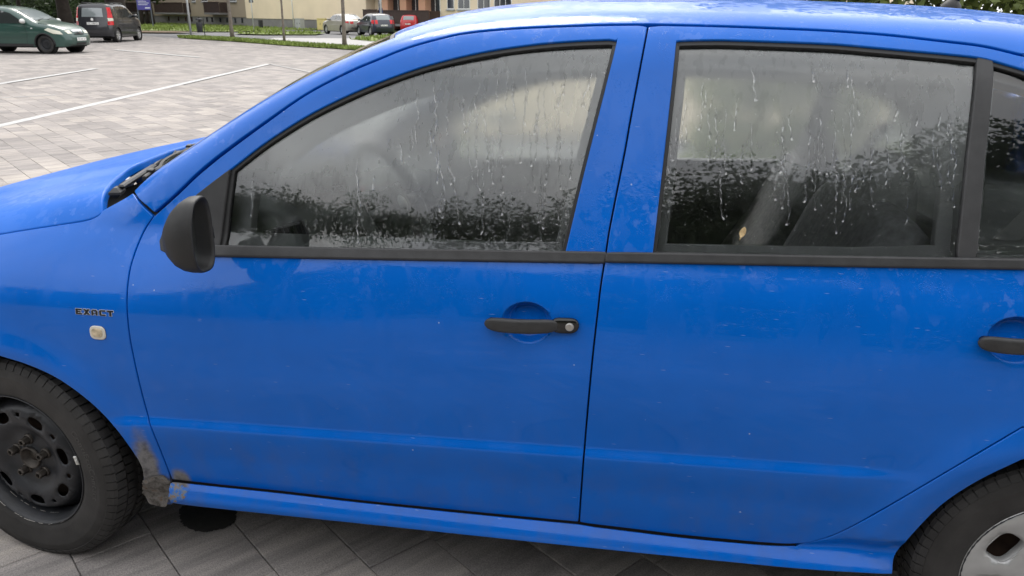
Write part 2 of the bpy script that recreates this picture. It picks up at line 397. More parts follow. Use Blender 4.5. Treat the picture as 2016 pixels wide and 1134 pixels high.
def resample(p, step, closed=True):
    p = np.asarray(p, float); out = []
    m = len(p) if closed else len(p)-1
    for i in range(m):
        a, b = p[i], p[(i+1) % len(p)]; L = np.linalg.norm(b-a)
        if L < 1e-5: continue
        k = max(1, int(math.ceil(L/step)))
        for j in range(k): out.append(a+(b-a)*j/k)
    if not closed: out.append(p[-1])
    return np.array(out)
def area(p): x, y = p.T; return .5*np.sum(x*np.roll(y, -1)-np.roll(x, -1)*y)
def inset(p, d):
    """offset a closed polygon inwards by d (outwards if negative)"""
    if area(p) < 0: p = p[::-1]
    a = np.roll(p, 1, 0); b = np.roll(p, -1, 0)
    e1 = p-a; e2 = b-p; e1 /= np.maximum(np.linalg.norm(e1, axis=1, keepdims=True), 1e-9); e2 /= np.maximum(np.linalg.norm(e2, axis=1, keepdims=True), 1e-9)
    n1 = np.stack([-e1[:, 1], e1[:, 0]], 1); n2 = np.stack([-e2[:, 1], e2[:, 0]], 1)
    n = n1+n2; L = np.maximum(np.sum(n*n1, 1, keepdims=True), .35); return p+n/L*d
def inside(pts, poly):
    x, y = pts.T; r = np.zeros(len(pts), bool); px_, py_ = poly.T; j = len(poly)-1
    for i in range(len(poly)):
        c = (py_[i] > y) != (py_[j] > y)
        with np.errstate(all='ignore'): r ^= c & (x < (px_[j]-px_[i])*(y-py_[i])/(py_[j]-py_[i]+1e-15)+px_[i])
        j = i
    return r
def cdt(outer, holes, extra, sc=1.0):
    """triangulate the region between outer and holes with extra inner points"""
    loops = [outer]+list(holes); V = []; E = []
    for lp in loops:
        n0 = len(V); V += [Vector((float(p[0]), float(p[1])*sc)) for p in lp]; E += [(n0+i, n0+(i+1) % len(lp)) for i in range(len(lp))]
    if len(extra): V += [Vector((float(p[0]), float(p[1])*sc)) for p in extra]
    v, e, f, ov, oe, of = delaunay_2d_cdt(V, E, [], 0, 1e-6)
    v = np.array([(q[0], q[1]/sc) for q in v]); f = np.array([q for q in f if len(q) == 3]); c = v[f].mean(1)
    k = inside(c, outer)
    for h in holes: k &= ~inside(c, h)
    f = f[k]
    a = v[f]; ar = (a[:, 1, 0]-a[:, 0, 0])*(a[:, 2, 1]-a[:, 0, 1])-(a[:, 1, 1]-a[:, 0, 1])*(a[:, 2, 0]-a[:, 0, 0])
    f[ar < 0] = f[ar < 0][:, ::-1]
    return v, f[np.abs(ar) > 1e-12]
BODY = empty('hatchback_car', (1.2, YC, 0.0))
tag(BODY, 'bright blue five-door hatchback filling the foreground, fogged windows and a bare black front wheel', 'car')
def panel(name, outline, mode='xz', holes=(), mat_=None, parent=None, gap=.0042, hgap=0.0, step=.014, grid=(.04, .014), lift=0.0, frame=False, extra=None, roll=.0025, depth=.014, mirror=True, front=False, rows=None):
    """sheet-metal panel: outline in a projection plane, pushed onto the body surface, with rolled edges.
    lift > 0 moves it outwards along the normal. Returns (near, far) objects."""
    mat_ = mat_ or PAINT
    o = inset(resample(outline, step), gap) if gap else resample(outline, step)
    if area(o) < 0: o = o[::-1]
    hs = []
    for h in holes:
        q = resample(h, step)
        if area(q) < 0: q = q[::-1]
        hs.append(inset(q, -hgap) if hgap else q)
    lo, hi = o.min(0), o.max(0)
    gx, gy = np.meshgrid(np.arange(lo[0], hi[0], grid[0]), np.arange(lo[1], hi[1], grid[1])); g = np.stack([gx.ravel(), gy.ravel()], 1)
    g[:, 0] += ((np.arange(len(g))//gx.shape[1]) % 2)*grid[0]*.5
    if rows is not None: g = g[~rows[1](g)]; g = np.vstack([g, rows[0]])
    if extra is not None: g = np.vstack([g, extra])
    k = inside(g, inset(o, min(.006, grid[0]*.3)))
    for h in hs: k &= ~inside(g, inset(h, -min(.006, grid[0]*.3)))
    v, f = cdt(o, hs, g[k], grid[0]/grid[1] if rows is None else 3.0)
    def lift3(p2):
        a, b = p2.T
        if mode == 'xz': q = np.stack([a, solve_y(a, b, frame), b], 1)
        elif mode == 'xy': q = np.stack([a, b, solve_z(a, b)], 1)
        else: q = np.stack([solve_x(a, b, front), a, b], 1)
        n = grad(q, frame); return q, n
    p3, nn = lift3(v)
    fn = np.cross(p3[f[:, 1]]-p3[f[:, 0]], p3[f[:, 2]]-p3[f[:, 0]])
    if np.sum(fn*nn[f[:, 0]]) < 0: f = f[:, ::-1]
    p3 = p3+nn*lift
    verts = [p3]; norms = [nn]; faces = [tuple(q) for q in f]; N = len(p3)
    # rolled edges
    for li, lp in enumerate([o]+hs):
        sgn = -1 if li == 0 else 1
        b3, bn = lift3(lp)
        b3 = b3+bn*lift
        t3 = np.roll(b3, -1, 0)-np.roll(b3, 1, 0); t3 /= np.maximum(np.linalg.norm(t3, axis=1, keepdims=True), 1e-9)
        outw = np.cross(t3, bn); outw /= np.maximum(np.linalg.norm(outw, axis=1, keepdims=True), 1e-9)
        # orient outw away from the metal
        c2 = lp+(np.roll(lp, -1, 0)-np.roll(lp, 1, 0))[:, ::-1]*np.array([1, -1])*1e-3
        if mode == 'xz': tst = np.stack([c2[:, 0]-lp[:, 0], 0*lp[:, 0], c2[:, 1]-lp[:, 1]], 1)
        elif mode == 'xy': tst = np.stack([c2[:, 0]-lp[:, 0], c2[:, 1]-lp[:, 1], 0*lp[:, 0]], 1)
        else: tst = np.stack([0*lp[:, 0], c2[:, 0]-lp[:, 0], c2[:, 1]-lp[:, 1]], 1)
        s = np.sign(np.sum(outw*tst)) * (1 if li == 0 else -1)   # loops are ccw: right-hand side is outside
        outw = outw*(s if s != 0 else 1)
        n_ = len(lp)
        rings = [(b3, bn), (b3+outw*roll*.7-bn*roll*.3, bn*.7+outw*.7), (b3+outw*roll-bn*roll, bn*.15+outw), (b3+outw*roll*.9-bn*depth, outw)]
        base = N
        for rp, rn in rings: verts.append(rp); norms.append(rn/np.linalg.norm(rn, axis=1, keepdims=True)); N += n_
        A = np.arange(n_); B = (A+1) % n_
        for k_ in range(3):
            for i, j in zip(A, B):
                q = (base+k_*n_+i, base+k_*n_+j, base+(k_+1)*n_+j, base+(k_+1)*n_+i)
                faces.append(q if li == 0 else q[::-1])
    V = np.vstack(verts); Nn = np.vstack(norms)
    # make sure edge faces look the same way as their normals
    out = []
    for q in faces:
        a, b, c = V[q[0]], V[q[1]], V[q[2]]
        fn = np.cross(b-a, c-a); out.append(q if np.dot(fn, Nn[q[0]]+Nn[q[2]]) >= 0 else q[::-1])
    par = parent if isinstance(parent, tuple) else (parent, parent)
    near = mk(name, V, out, mat_, par[0] or BODY, True, Nn)
    far = None
    if mirror:
        V2 = V.copy(); V2[:, 1] = 2*YC-V2[:, 1]; N2 = Nn.copy(); N2[:, 1] *= -1
        far = mk(name, V2, [q[::-1] for q in out], mat_, par[1] or BODY, True, N2)
    return near, far
def slab(name, outline, mats, parent=None, mode='xz', sink=.012, thick=.004, grid=(.05, .05), mirror=True, mats_far=None, step=.02, front=False):
    """window pane: a thin closed slab set sink below the body surface; outer face mats[0], inner face mats[1]"""
    o = resample(outline, step)
    if area(o) < 0: o = o[::-1]
    lo, hi = o.min(0), o.max(0); gx, gy = np.meshgrid(np.arange(lo[0], hi[0], grid[0]), np.arange(lo[1], hi[1], grid[1])); g = np.stack([gx.ravel(), gy.ravel()], 1)
    v, f = cdt(o, [], g[inside(g, inset(o, .01))]); a, b = v.T
    if mode == 'xz': q = np.stack([a, solve_y(a, b), b], 1)
    elif mode == 'xy': q = np.stack([a, b, solve_z(a, b)], 1)
    else: q = np.stack([solve_x(a, b, front), a, b], 1)
    n = grad(q, e=.01); fn = np.cross(q[f[:, 1]]-q[f[:, 0]], q[f[:, 2]]-q[f[:, 0]])
    if np.sum(fn*n[f[:, 0]]) < 0: f = f[:, ::-1]
    A = q-n*sink; B = q-n*(sink+thick); m = len(A)
    nb = len(o); faces = [tuple(t) for t in f]+[tuple(t+m)[::-1] for t in f]; fm = [0]*len(f)+[1]*len(f)
    # rim
    from collections import Counter
    ec = Counter()
    for t in f:
        for i in range(3): ec[(t[i], t[(i+1) % 3])] += 1
    for (i, j), c in ec.items():
        if (j, i) not in ec: faces.append((j, i, i+m, j+m)); fm.append(2)
    V = np.vstack([A, B]); N = np.vstack([n, -n])
    par = parent if isinstance(parent, tuple) else (parent, parent)
    mats = list(mats)+[RUBBER]
    near = mk(name, V, faces, mats, par[0] or BODY, True, N, fm); far = None
    if mirror:
        V2 = V.copy(); V2[:, 1] = 2*YC-V2[:, 1]
        far = mk(name, V2, [t[::-1] for t in faces], (list(mats_far)+[RUBBER]) if mats_far else mats, par[1] or BODY, True, N*np.array([1, -1, 1]), fm)
    return near, far
def ribbon(name, p3, n3, width, sink, mat_, parent=None, mirror=True):
    """strip of the given width that follows a curve just under the skin (near-black backing that gives a shut line its shade)"""
    t = np.gradient(p3, axis=0); t /= np.maximum(np.linalg.norm(t, axis=1, keepdims=True), 1e-9); s = np.cross(t, n3)
    A = p3+s*width/2-n3*sink; B = p3-s*width/2-n3*sink; k = len(p3); V = np.vstack([A, B]); F = [(i, i+1, k+i+1, k+i) for i in range(k-1)]
    mk(name, V, F, mat_, parent or BODY, True)
    if mirror:
        V2 = V.copy(); V2[:, 1] = 2*YC-V2[:, 1]; mk(name, V2, F, mat_, parent or BODY, True)
# ---------------------------------------------------------------- outlines of the panels (traced, then laid on the body surface)
HANDLES[:] = [(q[0], q[2]) for q in hit([(1037, 636), (2003, 671)])]
def H(pts, n=5, frame=False): return hit(cat(pts, n), frame)
def xz(p): return p[:, [0, 2]]
def xy(p): return p[:, [0, 1]]
def solve3(p2, frame=False):
    p2 = np.asarray(p2, float); return np.stack([p2[:, 0], solve_y(p2[:, 0], p2[:, 1], frame), p2[:, 1]], 1)
g_lead = H([(302, 425), (283, 454.5), (266, 494), (254, 536), (249, 590), (253, 651), (263, 707), (278, 772), (291, 820), (294.5, 836), (314, 884), (338, 945)])
g_bot = H([(338, 945), (436, 956), (524.5, 965), (613, 975), (700, 985.5), (920, 1008), (1140, 1029)], 3)
g_b = H([(1276, 50), (1259, 140), (1240, 242), (1229, 304), (1202, 440), (1193, 496), (1183, 560), (1177, 611), (1165, 720), (1150, 890), (1140, 1029)])
g_top1 = H([(302, 425), (347, 385), (390, 344), (440, 303), (521, 243), (602, 186), (683, 143), (740, 118.5), (798, 95), (858, 77.4), (917, 64.5), (1000, 56), (1090, 51.5), (1190, 48), (1276, 47)])
g_top2 = H([(1276, 47), (1406, 50), (1515, 54), (1627, 59), (1740, 67), (1847, 79), (1935, 90), (2012, 108)])
g_bot2 = H([(1140, 1030), (1240, 1042), (1338, 1054), (1440, 1064), (1517, 1070.5), (1564, 1072), (1606, 1066), (1665, 1044), (1765, 988.5), (1883, 919), (2012, 843)])
e_ = g_top2[-1]; r_ = g_bot2[-1]
g_top3 = cat([e_[[0, 2]], (2.40, 1.338), (2.50, 1.29), (2.58, 1.225), (2.635, 1.13), (2.645, 1.03)], 5)
g_rear = cat([(2.645, 1.03), (2.64, .95), (2.60, .84), (2.52, .755), (2.43, .70), r_[[0, 2]]], 5)
fd_out = np.vstack([xz(g_lead), xz(g_bot)[1:], xz(g_b)[::-1][1:], xz(g_top1)[::-1][1:-1]])
rd_out = np.vstack([xz(g_b), xz(g_bot2)[1:], g_rear[::-1][1:], g_top3[::-1][1:], xz(g_top2)[::-1][1:-1]])
w_top1 = H([(454, 331), (521, 279), (602, 227), (683, 186), (764, 152.5), (846, 125), (947, 100.5), (1048, 85), (1130, 78), (1200, 75)])
w_r1 = H([(1212, 77), (1216, 84), (1190, 190), (1150, 350), (1113, 506)], 3)
fw_hole = np.vstack([xz(w_top1), xz(w_r1), xz(hit([(700, 500), (455, 497), (400, 500), (330, 500), (316, 493), (314, 475), (320, 458), (345, 425), (390, 381), (422, 356)]))])
w_top2 = H([(1329, 84), (1335, 78), (1390, 76), (1450, 76.5), (1627, 83), (1715, 90), (1803, 98), (1880, 105), (1940, 113), (2012, 133)])
q_ = w_top2[-1][[0, 2]]
rw_tail = cat([q_, (2.38, 1.285), (2.47, 1.235), (2.545, 1.165), (2.585, 1.08), (2.59, .995)], 4)
rw_hole = np.vstack([xz(w_top2), rw_tail[1:], xz(hit([(2012, 519), (1700, 514), (1450, 509), (1282, 505)])), xz(H([(1282, 505), (1300, 350), (1318, 190), (1328, 92)], 3))[1:]])
def hrings(i):
    hx, hz = HANDLES[i]; return np.array([(hx+.0565*e*math.cos(a), hz+.0465*e*math.sin(a)) for e in (1.0, .955, .91, .87, .83, .78, .7, .55, .35, .1) for a in np.linspace(0, 2*math.pi, 40, endpoint=False)])
CR_D = [-.05, -.036, -.024, -.014, -.008, -.003, .002, .007, .012, .017, .022, .027, .033, .042, .054, .07]
CR_P = np.array([(x+(i % 2)*.007, crease_z(x)+d) for i, d in enumerate(CR_D) for x in np.arange(-.6, 3.2, .014)])
CR_ROWS = (CR_P, lambda g: (g[:, 1]-crease_z(g[:, 0]) > -.056) & (g[:, 1]-crease_z(g[:, 0]) < .076))
FD = panel('front_door', fd_out, holes=[fw_hole], extra=hrings(0), grid=(.03, .012), rows=CR_ROWS)
RD = panel('rear_door', rd_out, holes=[rw_hole], extra=hrings(1), grid=(.03, .012), rows=CR_ROWS)
tag(FD[0], 'blue front door with fogged window'); tag(RD[0], 'blue rear door with fogged window')
# front wing
arch_f = H([(0, 702), (59, 721), (117.5, 749), (176, 792), (219, 835), (255, 882), (278, 921), (283, 964), (288, 988)])
cx_, cz_ = 0.0, .285
a0 = arch_f[0][[0, 2]]; ra = math.hypot(a0[0]-cx_, a0[1]-cz_); an = math.atan2(a0[1]-cz_, a0[0]-cx_)
arch_front = np.array([(cx_+ra*math.cos(a), cz_+ra*math.sin(a)) for a in np.linspace(an, math.pi*1.02, 14)])
seam_hood = H([(4, 459), (60, 450), (120, 441), (170, 433), (192, 424), (203, 412)], 4)
w_cowl = H([(203, 412), (223, 401), (243, 390), (262, 378)], 3)
w_ap = H([(262, 378), (268, 389), (277, 401), (288, 412), (302, 425)], 3)
hood_ext = [(-.10, None), (-.25, None), (-.42, None), (-.56, None)]
s0 = seam_hood[0]
def seam_fwd():
    out = []
    for x in np.linspace(s0[0]-.03, -.60, 12):
        y = s0[1]+.30*max(0, (.12-x)/.95)**2.6-.30*max(0, (.12-s0[0])/.95)**2.6+.02*(s0[0]-x)
        out.append((x, y))
    out = np.array(out); return np.stack([out[:, 0], out[:, 1], solve_z(out[:, 0], out[:, 1])], 1)
sf = seam_fwd()
fender = np.vstack([xz(sf)[::-1], xz(seam_hood), xz(w_cowl)[1:], xz(w_ap)[1:], xz(g_lead)[1:-1], xz(hit([(336, 947), (338, 995), (312, 992), (290, 988)])), xz(arch_f)[::-1][1:-1], arch_front, [(-.40, .30), (-.52, .42), (-.60, .56)]])
FW = panel('front_wing', fender, grid=(.03, .012), gap=.0036, rows=CR_ROWS)
# sill, rear wing and rear pillar in one pressing
arch_r = H([(1757.7, 1131), (1762, 1094.5), (1788.6, 1062), (1853, 996), (1927, 947), (2012, 906)], 4, True)
b0 = arch_r[-1][[0, 2]]; rb = math.hypot(b0[0]-2.462, b0[1]-.285); bn_ = math.atan2(b0[1]-.285, b0[0]-2.462)
arch_rear = np.array([(2.462+rb*math.cos(a), .285+rb*math.sin(a)) for a in np.linspace(bn_, -.05, 18)])
s_bot = H([(339, 991), (407, 1000), (700, 1031), (1100, 1073.5), (1398, 1104), (1600, 1123), (1740, 1131)], 3, True)
s_top = H([(338, 947), (436, 957.3), (524.5, 966.3), (613, 976.3), (700, 986.5), (920, 1009), (1140, 1030.5)], 3, True)
s_top2 = H([(1140, 1032), (1240, 1044), (1338, 1056), (1440, 1066), (1517, 1072.5), (1567, 1074.5)], 3, True)
side = np.vstack([xz(s_top), xz(s_top2)[1:], xz(g_bot2)[xz(g_bot2)[:, 0] > xz(s_top2)[-1, 0]+.02], g_rear[::-1][1:], g_top3[::-1][1:-1], [(2.32, e_[2]+.004)] if False else np.zeros((0, 2)),
                  [e_[[0, 2]]], [(2.55, 1.355), (2.72, 1.31), (2.82, 1.26), (2.92, 1.10), (2.99, .95), (3.02, .75), (3.02, .58), (2.86, .50)], arch_rear[::-1], xz(arch_r)[::-1][1:], xz(s_bot)[::-1]])
SILL_P = np.array([(x+(i % 2)*.01, z) for i, z in enumerate(np.arange(.19, .33, .006)) for x in np.arange(.3, 3.1, .02)])
SS = panel('side_frame', side, grid=(.035, .012), frame=True, gap=.003, rows=(SILL_P, lambda g: g[:, 1] < .335))
# roof with both windscreen pillars
SCR_S = [(.395, .208), (.50, .226), (.65, .246), (.80, .268), (.90, .288), (.965, .313)]
scr_side = cat(SCR_S, 6); scr_top = cat([(.965, .313), (.955, .345), (.925, .45), (.90, .62), (.89, YC)], 5)
top_all = np.vstack([xy(g_top1), xy(g_top2)[1:]])
k3 = solve3([(2.40, 1.36), (2.55, 1.355), (2.72, 1.31), (2.80, 1.27)])
near_edge = np.vstack([top_all, xy(k3)[1:]])
rear_edge = np.array([(2.84, .42), (2.875, .6), (2.885, YC)])
half = np.vstack([near_edge, rear_edge])
def mir(a): b = a.copy(); b[:, 1] = 2*YC-b[:, 1]; return b[::-1]
ap_base = np.array(xy(w_ap)[::-1])
roof_out = np.vstack([ap_base[::-1][:-1], half, mir(half)[1:], mir(ap_base[::-1])[1:], mir(scr_side), mir(scr_top)[1:-1][::1] if False else np.zeros((0, 2))])
scr_full = np.vstack([scr_side, scr_top[1:], mir(scr_top)[1:], mir(scr_side)[1:]])
roof_out = np.vstack([ap_base[::-1][:-1], half, mir(half)[1:], mir(ap_base[::-1][:-1]), scr_full[::-1]])
gy = np.concatenate([np.arange(.10, .42, .008)]); ex = np.array([(x, y) for x in np.arange(.42, 2.85, .04) for y in gy]); ex2 = ex.copy(); ex2[:, 1] = 2*YC-ex2[:, 1]
RF = panel('roof', roof_out, mode='xy', grid=(.06, .05), extra=np.vstack([ex, ex2]), gap=.004, mirror=False, step=.02)
# windscreen with black border
scr_bot = cat([(.395, .208), (.345, .25), (.285, .34), (.225, .5), (.20, .66), (.195, YC)], 5)
scr_out = np.vstack([scr_full, mir(scr_bot)[1:-1], scr_bot[::-1][:-1]])
slab('windscreen', inset(resample(scr_out, .03), .004), [GLASS_OUT, FOG_SCREEN], mode='xy', sink=.003, mirror=False, grid=(.08, .08), step=.03)
panel('windscreen_seal', scr_out, mode='xy', holes=[inset(resample(scr_out, .02), .009)], mat_=RUBBER, gap=.0005, lift=-.001, grid=(9, 9), roll=.001, depth=.006, mirror=False, step=.02)
# bonnet
hr = H([(198, 409), (199, 392), (206, 372.6), (226, 350), (263, 325), (319, 301), (340, 294)], 4)
hr_end = xy(hr)[-1]
hood_rear = np.vstack([xy(hr), cat([hr_end, (hr_end[0]-.012, .5*(hr_end[1]+YC)), (hr_end[0]-.02, YC)], 5)[1:]])
hood_near = np.vstack([xy(sf)[::-1], xy(seam_hood)[:-2]])
hh = np.vstack([[(-.735, YC)], [(-.73, .60), (-.70, .38), (-.66, xy(sf)[-1][1]+.03)], hood_near, hood_rear[hood_rear[:, 1] < YC-.01]])
hood_out = np.vstack([hh, [(hood_rear[-1][0], YC)], mir(hh)[:-1]])
HD = panel('bonnet', hood_out, mode='xy', mat_=PAINT_WET, grid=(.03, .02), gap=.003, roll=.007, depth=.02, mirror=False, step=.015)
# scuttle tray, wiper
cb = np.vstack([xy(w_cowl)[::-1], hood_rear[::1]])
def tray():
    V = []; F = []
    ysamp = np.linspace(xy(hr)[0][1]+.004, YC, 40)
    fr = np.interp(ysamp, hood_rear[np.argsort(hood_rear[:, 1])][:, 1], hood_rear[np.argsort(hood_rear[:, 1])][:, 0])
    bk = np.interp(ysamp, scr_bot[:, 1], scr_bot[:, 0]); n = 8
    for y, a, b in zip(ysamp, fr, bk):
        b = max(b, a+.03)
        for j in range(n):
            s = j/(n-1); x = a-.03+(b+.02-a+.03)*s; V.append((x, y, .948-.03*math.sin(s*math.pi)+.012*s+.004*math.sin(s*26) + .02*(y-.1)))
    for i in range(len(ysamp)-1):
        for j in range(n-1): F.append((i*n+j, i*n+j+1, (i+1)*n+j+1, (i+1)*n+j))
    W = [(x, 2*YC-y, z) for x, y, z in V]; m = len(V)
    return V+W, F+[tuple(m+i for i in reversed(f)) for f in F]
# ---------------------------------------------------------------- shut-line backings: near-black strips, the gaps' shade put into their colour
def nrm(p): return grad(p)
for g in (g_lead, g_b, g_top1, g_top2): ribbon('gap_backing', g, nrm(g), .045, .017, DARK)
g5 = np.vstack([g_bot, g_bot2]); g5 = g5+np.array([0, 0, 0]); ribbon('gap_backing', g5, nrm(g5), .06, .03, DARK)
g6 = np.vstack([xz(g_bot2)[-6:], g_rear[::-1][1:], g_top3[::-1][1:]]); g6 = solve3(g6); ribbon('gap_backing', g6, nrm(g6), .045, .017, DARK)
for g in (seam_hood, w_ap): ribbon('gap_backing', g, nrm(g), .03, .012, DARK)
# ---------------------------------------------------------------- door furniture: seals, waist strips, panes
fw_gl = np.vstack([xz(w_top1), xz(w_r1), xz(hit([(700, 502), (430, 499), (441, 420), (451, 342)]))])
panel('window_seal', inset(resample(fw_gl, .015), -.004), holes=[inset(resample(fw_gl, .015), .0085)], mat_=RUBBER, parent=FD, gap=0, lift=-.005, grid=(9, 9), roll=.002, depth=.012)
slab('window_pane', inset(resample(fw_gl, .02), -.004), [GLASS_OUT, FOG_FRONT], FD, mats_far=[GLASS_OUT, FOG_FAR])
panel('inner_frame', inset(resample(fw_gl, .02), -.02), holes=[inset(resample(fw_gl, .02), .030)], mat_=FRAMEIN, parent=FD, gap=0, lift=-.048, grid=(9, 9), roll=.004, depth=.02)
sail_o = xz(hit([(453, 334), (422, 357), (390, 382), (345, 426), (321, 458), (315, 475), (317, 492), (330, 499), (428, 501), (436, 450), (449, 350)]))
SAIL = panel('mirror_base', sail_o, mat_=PLASTIC, parent=FD, gap=.001, lift=.0015, grid=(.03, .03), roll=.003, depth=.012)
bt1 = xz(np.vstack([H([(412, 488), (440, 486), (700, 491), (1192, 499)], 3), H([(1189, 516), (800, 510), (408, 503)], 3)]))
panel('waist_strip', bt1, mat_=TRIM, parent=FD, gap=.0012, lift=.008, grid=(.03, .004), roll=.005, depth=.014)
bt2 = np.vstack([xz(H([(1196, 500), (1283, 500.5), (1700, 508), (2012, 513)], 3)), [(2.60, 1.0), (2.605, .985)], xz(H([(2012, 528), (1700, 523), (1192, 514)], 3))])
panel('waist_strip', bt2, mat_=TRIM, parent=RD, gap=.0012, lift=.008, grid=(.03, .004), roll=.005, depth=.014)
bar_l = hit([(1927, 112), (1909, 310), (1889, 508)]); bar_r = hit([(1954, 118), (1938, 310), (1921, 508)])
rw_in = inset(resample(rw_hole, .015), .0085)
panel('window_seal', inset(resample(rw_hole, .015), -.004), holes=[rw_in], mat_=RUBBER, parent=RD, gap=0, lift=-.005, grid=(9, 9), roll=.002, depth=.012)
panel('window_divider', np.vstack([xz(bar_l), xz(bar_r)[::-1]]), mat_=TRIM, parent=RD, gap=0, lift=-.002, grid=(.02, .04), roll=.004, depth=.014)
xs_ = xz(bar_l)
wt = xz(w_top2); rear_main = np.vstack([wt[wt[:, 0] < xs_[0, 0]-.01], xs_, xz(hit([(1700, 514), (1450, 509), (1282, 505)])), xz(H([(1282, 505), (1300, 350), (1318, 190), (1328, 92)], 3))[1:]])
slab('window_pane', inset(resample(rear_main, .02), -.004), [GLASS_OUT, FOG_REAR], RD, mats_far=[GLASS_OUT, FOG_FAR])
xr_ = xz(bar_r); quarter = np.vstack([xr_[::-1], wt[wt[:, 0] > xr_[0, 0]+.01], rw_tail[1:], xz(hit([(2012, 519), (1960, 518)]))])
panel('inner_frame', inset(resample(quarter, .02), -.025), holes=[inset(resample(quarter, .02), .014)], mat_=FRAMEIN, parent=RD, gap=0, lift=-.03, grid=(9, 9), roll=.004, depth=.02)
slab('quarter_pane', inset(resample(quarter, .02), -.004), [GLASS_OUT, FOG_FAR], RD)
panel('inner_frame', inset(resample(rear_main, .02), -.02), holes=[inset(resample(rear_main, .02), .026)], mat_=FRAMEIN, parent=RD, gap=0, lift=-.048, grid=(9, 9), roll=.004, depth=.02)

# door handles
def handle(i, parent, pl, pr, lock=True):
    a, b = hit([pl, pr]); a = a.copy(); b = b.copy(); L = b[0]-a[0]
    mb = MB(); n = 14; st = 26
    def bar(x0, x1, hh, bulge, y0, mi, pw=6):
        V = []; F = []
        for k in range(st+1):
            s = k/st; s = .5-.5*math.cos(math.pi*s); e = math.sqrt(max(0.0, 1-abs(2*s-1)**pw))
            x = x0+(x1-x0)*s; z = a[2]+(b[2]-a[2])*(x-a[0])/L; yb = a[1]+(b[1]-a[1])*(x-a[0])/L
            y = yb-y0-bulge*math.sin(math.pi*s)
            for j in range(n):
                t = 2*math.pi*j/n; c, q = math.cos(t), math.sin(t)
                V.append((x, y+.0075*math.copysign(abs(c)**.6, c)*max(e, .25), z+hh*math.copysign(abs(q)**.6, q)*max(e, .02)))
        for k in range(st):
            for j in range(n): F.append((k*n+j, k*n+(j+1) % n, (k+1)*n+(j+1) % n, (k+1)*n+j))
        F += [tuple(range(n)), tuple(range(st*n, st*n+n))[::-1]]
        mb.add(V, F, mi)
    bar(a[0], a[0]+L*.80, .0158, .012, .012, 0)
    bar(a[0]+L*.70, b[0], .0172, .001, .009, 1, 4)
    mb.box((a[0]+.016, a[1]-.004, a[2]), (.022, .018, .020), bev=.006, mi=1)
    h = mb.build('door_handle', [TRIM, GLASSY_BLACK], parent, True)
    if lock:
        m2 = MB(); c = (a[0]+L*.905, a[1]-.0165, a[2]+(b[2]-a[2])*.905)
        M = Matrix.Translation(c) @ Matrix.Rotation(R(90), 4, 'X')
        m2.lathe([(0, .003), (.0075, .003), (.0088, .002), (.0092, 0), (.0092, -.006)], 24, M)
        m2.box((c[0]-.0005, c[1]-.0032, c[2]), (.0016, .0008, .009))
        m2.build('lock_cylinder', P('lock_metal', (.4, .39, .37), .35, metal=.8), h, False)
    return h
handle(0, FD[0], (956, 632), (1141, 638.5)); handle(1, RD[0], (1921, 669), (2100, 679), False)

# ---------------------------------------------------------------- door mirror
def mirror(parent, far=False):
    p_in = at_y([(422, 470)], -.045)[0]; p_out = at_y([(375, 470)], -.15)[0]
    cen = (p_in+p_out)/2; cen[2] = at_y([(398, 468)], -.11)[0][2]
    d = p_out-p_in; hw = np.linalg.norm(d[:2])/2; ax = d/np.linalg.norm(d); ax[2] = 0; fw = np.array([-abs(ax[1]), ax[0]*np.sign(-ax[1])*-1, 0]);
    fw = np.cross(np.array([0, 0, 1.]), ax); fw = fw if fw[0] < 0 else -fw
    hh = .079; n = 48
    def ring(s, off, sh=0.0, up=0.0):
        out = []
        for j in range(n):
            t = 2*math.pi*j/n; c, q = math.cos(t), math.sin(t); e = .62
            u = math.copysign(abs(c)**e, c)*hw*s; v = math.copysign(abs(q)**e, q)*hh*s
            top_ = max(0.0, v/hh); bot_ = max(0.0, -v/hh)
            if u > 0: u *= 1-.34*top_**1.5-.16*bot_**2
            v *= 1-.08*(u/hw)          # outer end slightly lower
            out.append(cen+ax*(u+sh)+fw*(off*(1-.38*top_**1.3-.12*bot_**2))+np.array([0, 0, v+up]))
        return out
    V = []; F = []
    rr = [ring(.80, .048), ring(.90, .008), ring(.935, -.001), ring(.985, -.001), ring(1.0, .006), ring(1.0, .025), ring(.97, .045, -.002), ring(.88, .062, -.005), ring(.70, .076, -.008), ring(.42, .084, -.010), ring(.05, .087, -.011)]
    for r in rr: V += r
    for k in range(len(rr)-1):
        for j in range(n): F.append((k*n+j, k*n+(j+1) % n, (k+1)*n+(j+1) % n, (k+1)*n+j))
    F.append(tuple(range(len(V)-n, len(V))))
    base = len(V)
    q = sail = hit([(352, 475)])[0]
    mb = MB(); mb.v = [tuple(v) for v in V]; mb.f = F; mb.m = [0]*len(F)
    mb.box(tuple((cen-ax*hw*.95+fw*.060+np.array([0, .03, -.025]))), (.055, .07, .06), rz=math.atan2(fw[1], fw[0]), bev=.018)
    G = ring(.83, .036); Gb = ring(.83, .042)
    def flip(vs): return [(v[0], 2*YC-v[1], v[2]) for v in vs] if far else vs
    fx = (lambda f: [t[::-1] for t in f]) if far else (lambda f: f)
    mr = mk('door_mirror', flip(mb.v), fx(mb.f), PLASTIC, parent, True)
    gl = mk('mirror_glass', flip(G+Gb), fx([tuple(range(n))]+[(j, (j+1) % n, n+(j+1) % n, n+j) for j in range(n)]), P('mirror_silver', (.62, .66, .66), .03, metal=1.0), mr, False)
    return mr
mirror(FD[0]); mirror(FD[1], True)

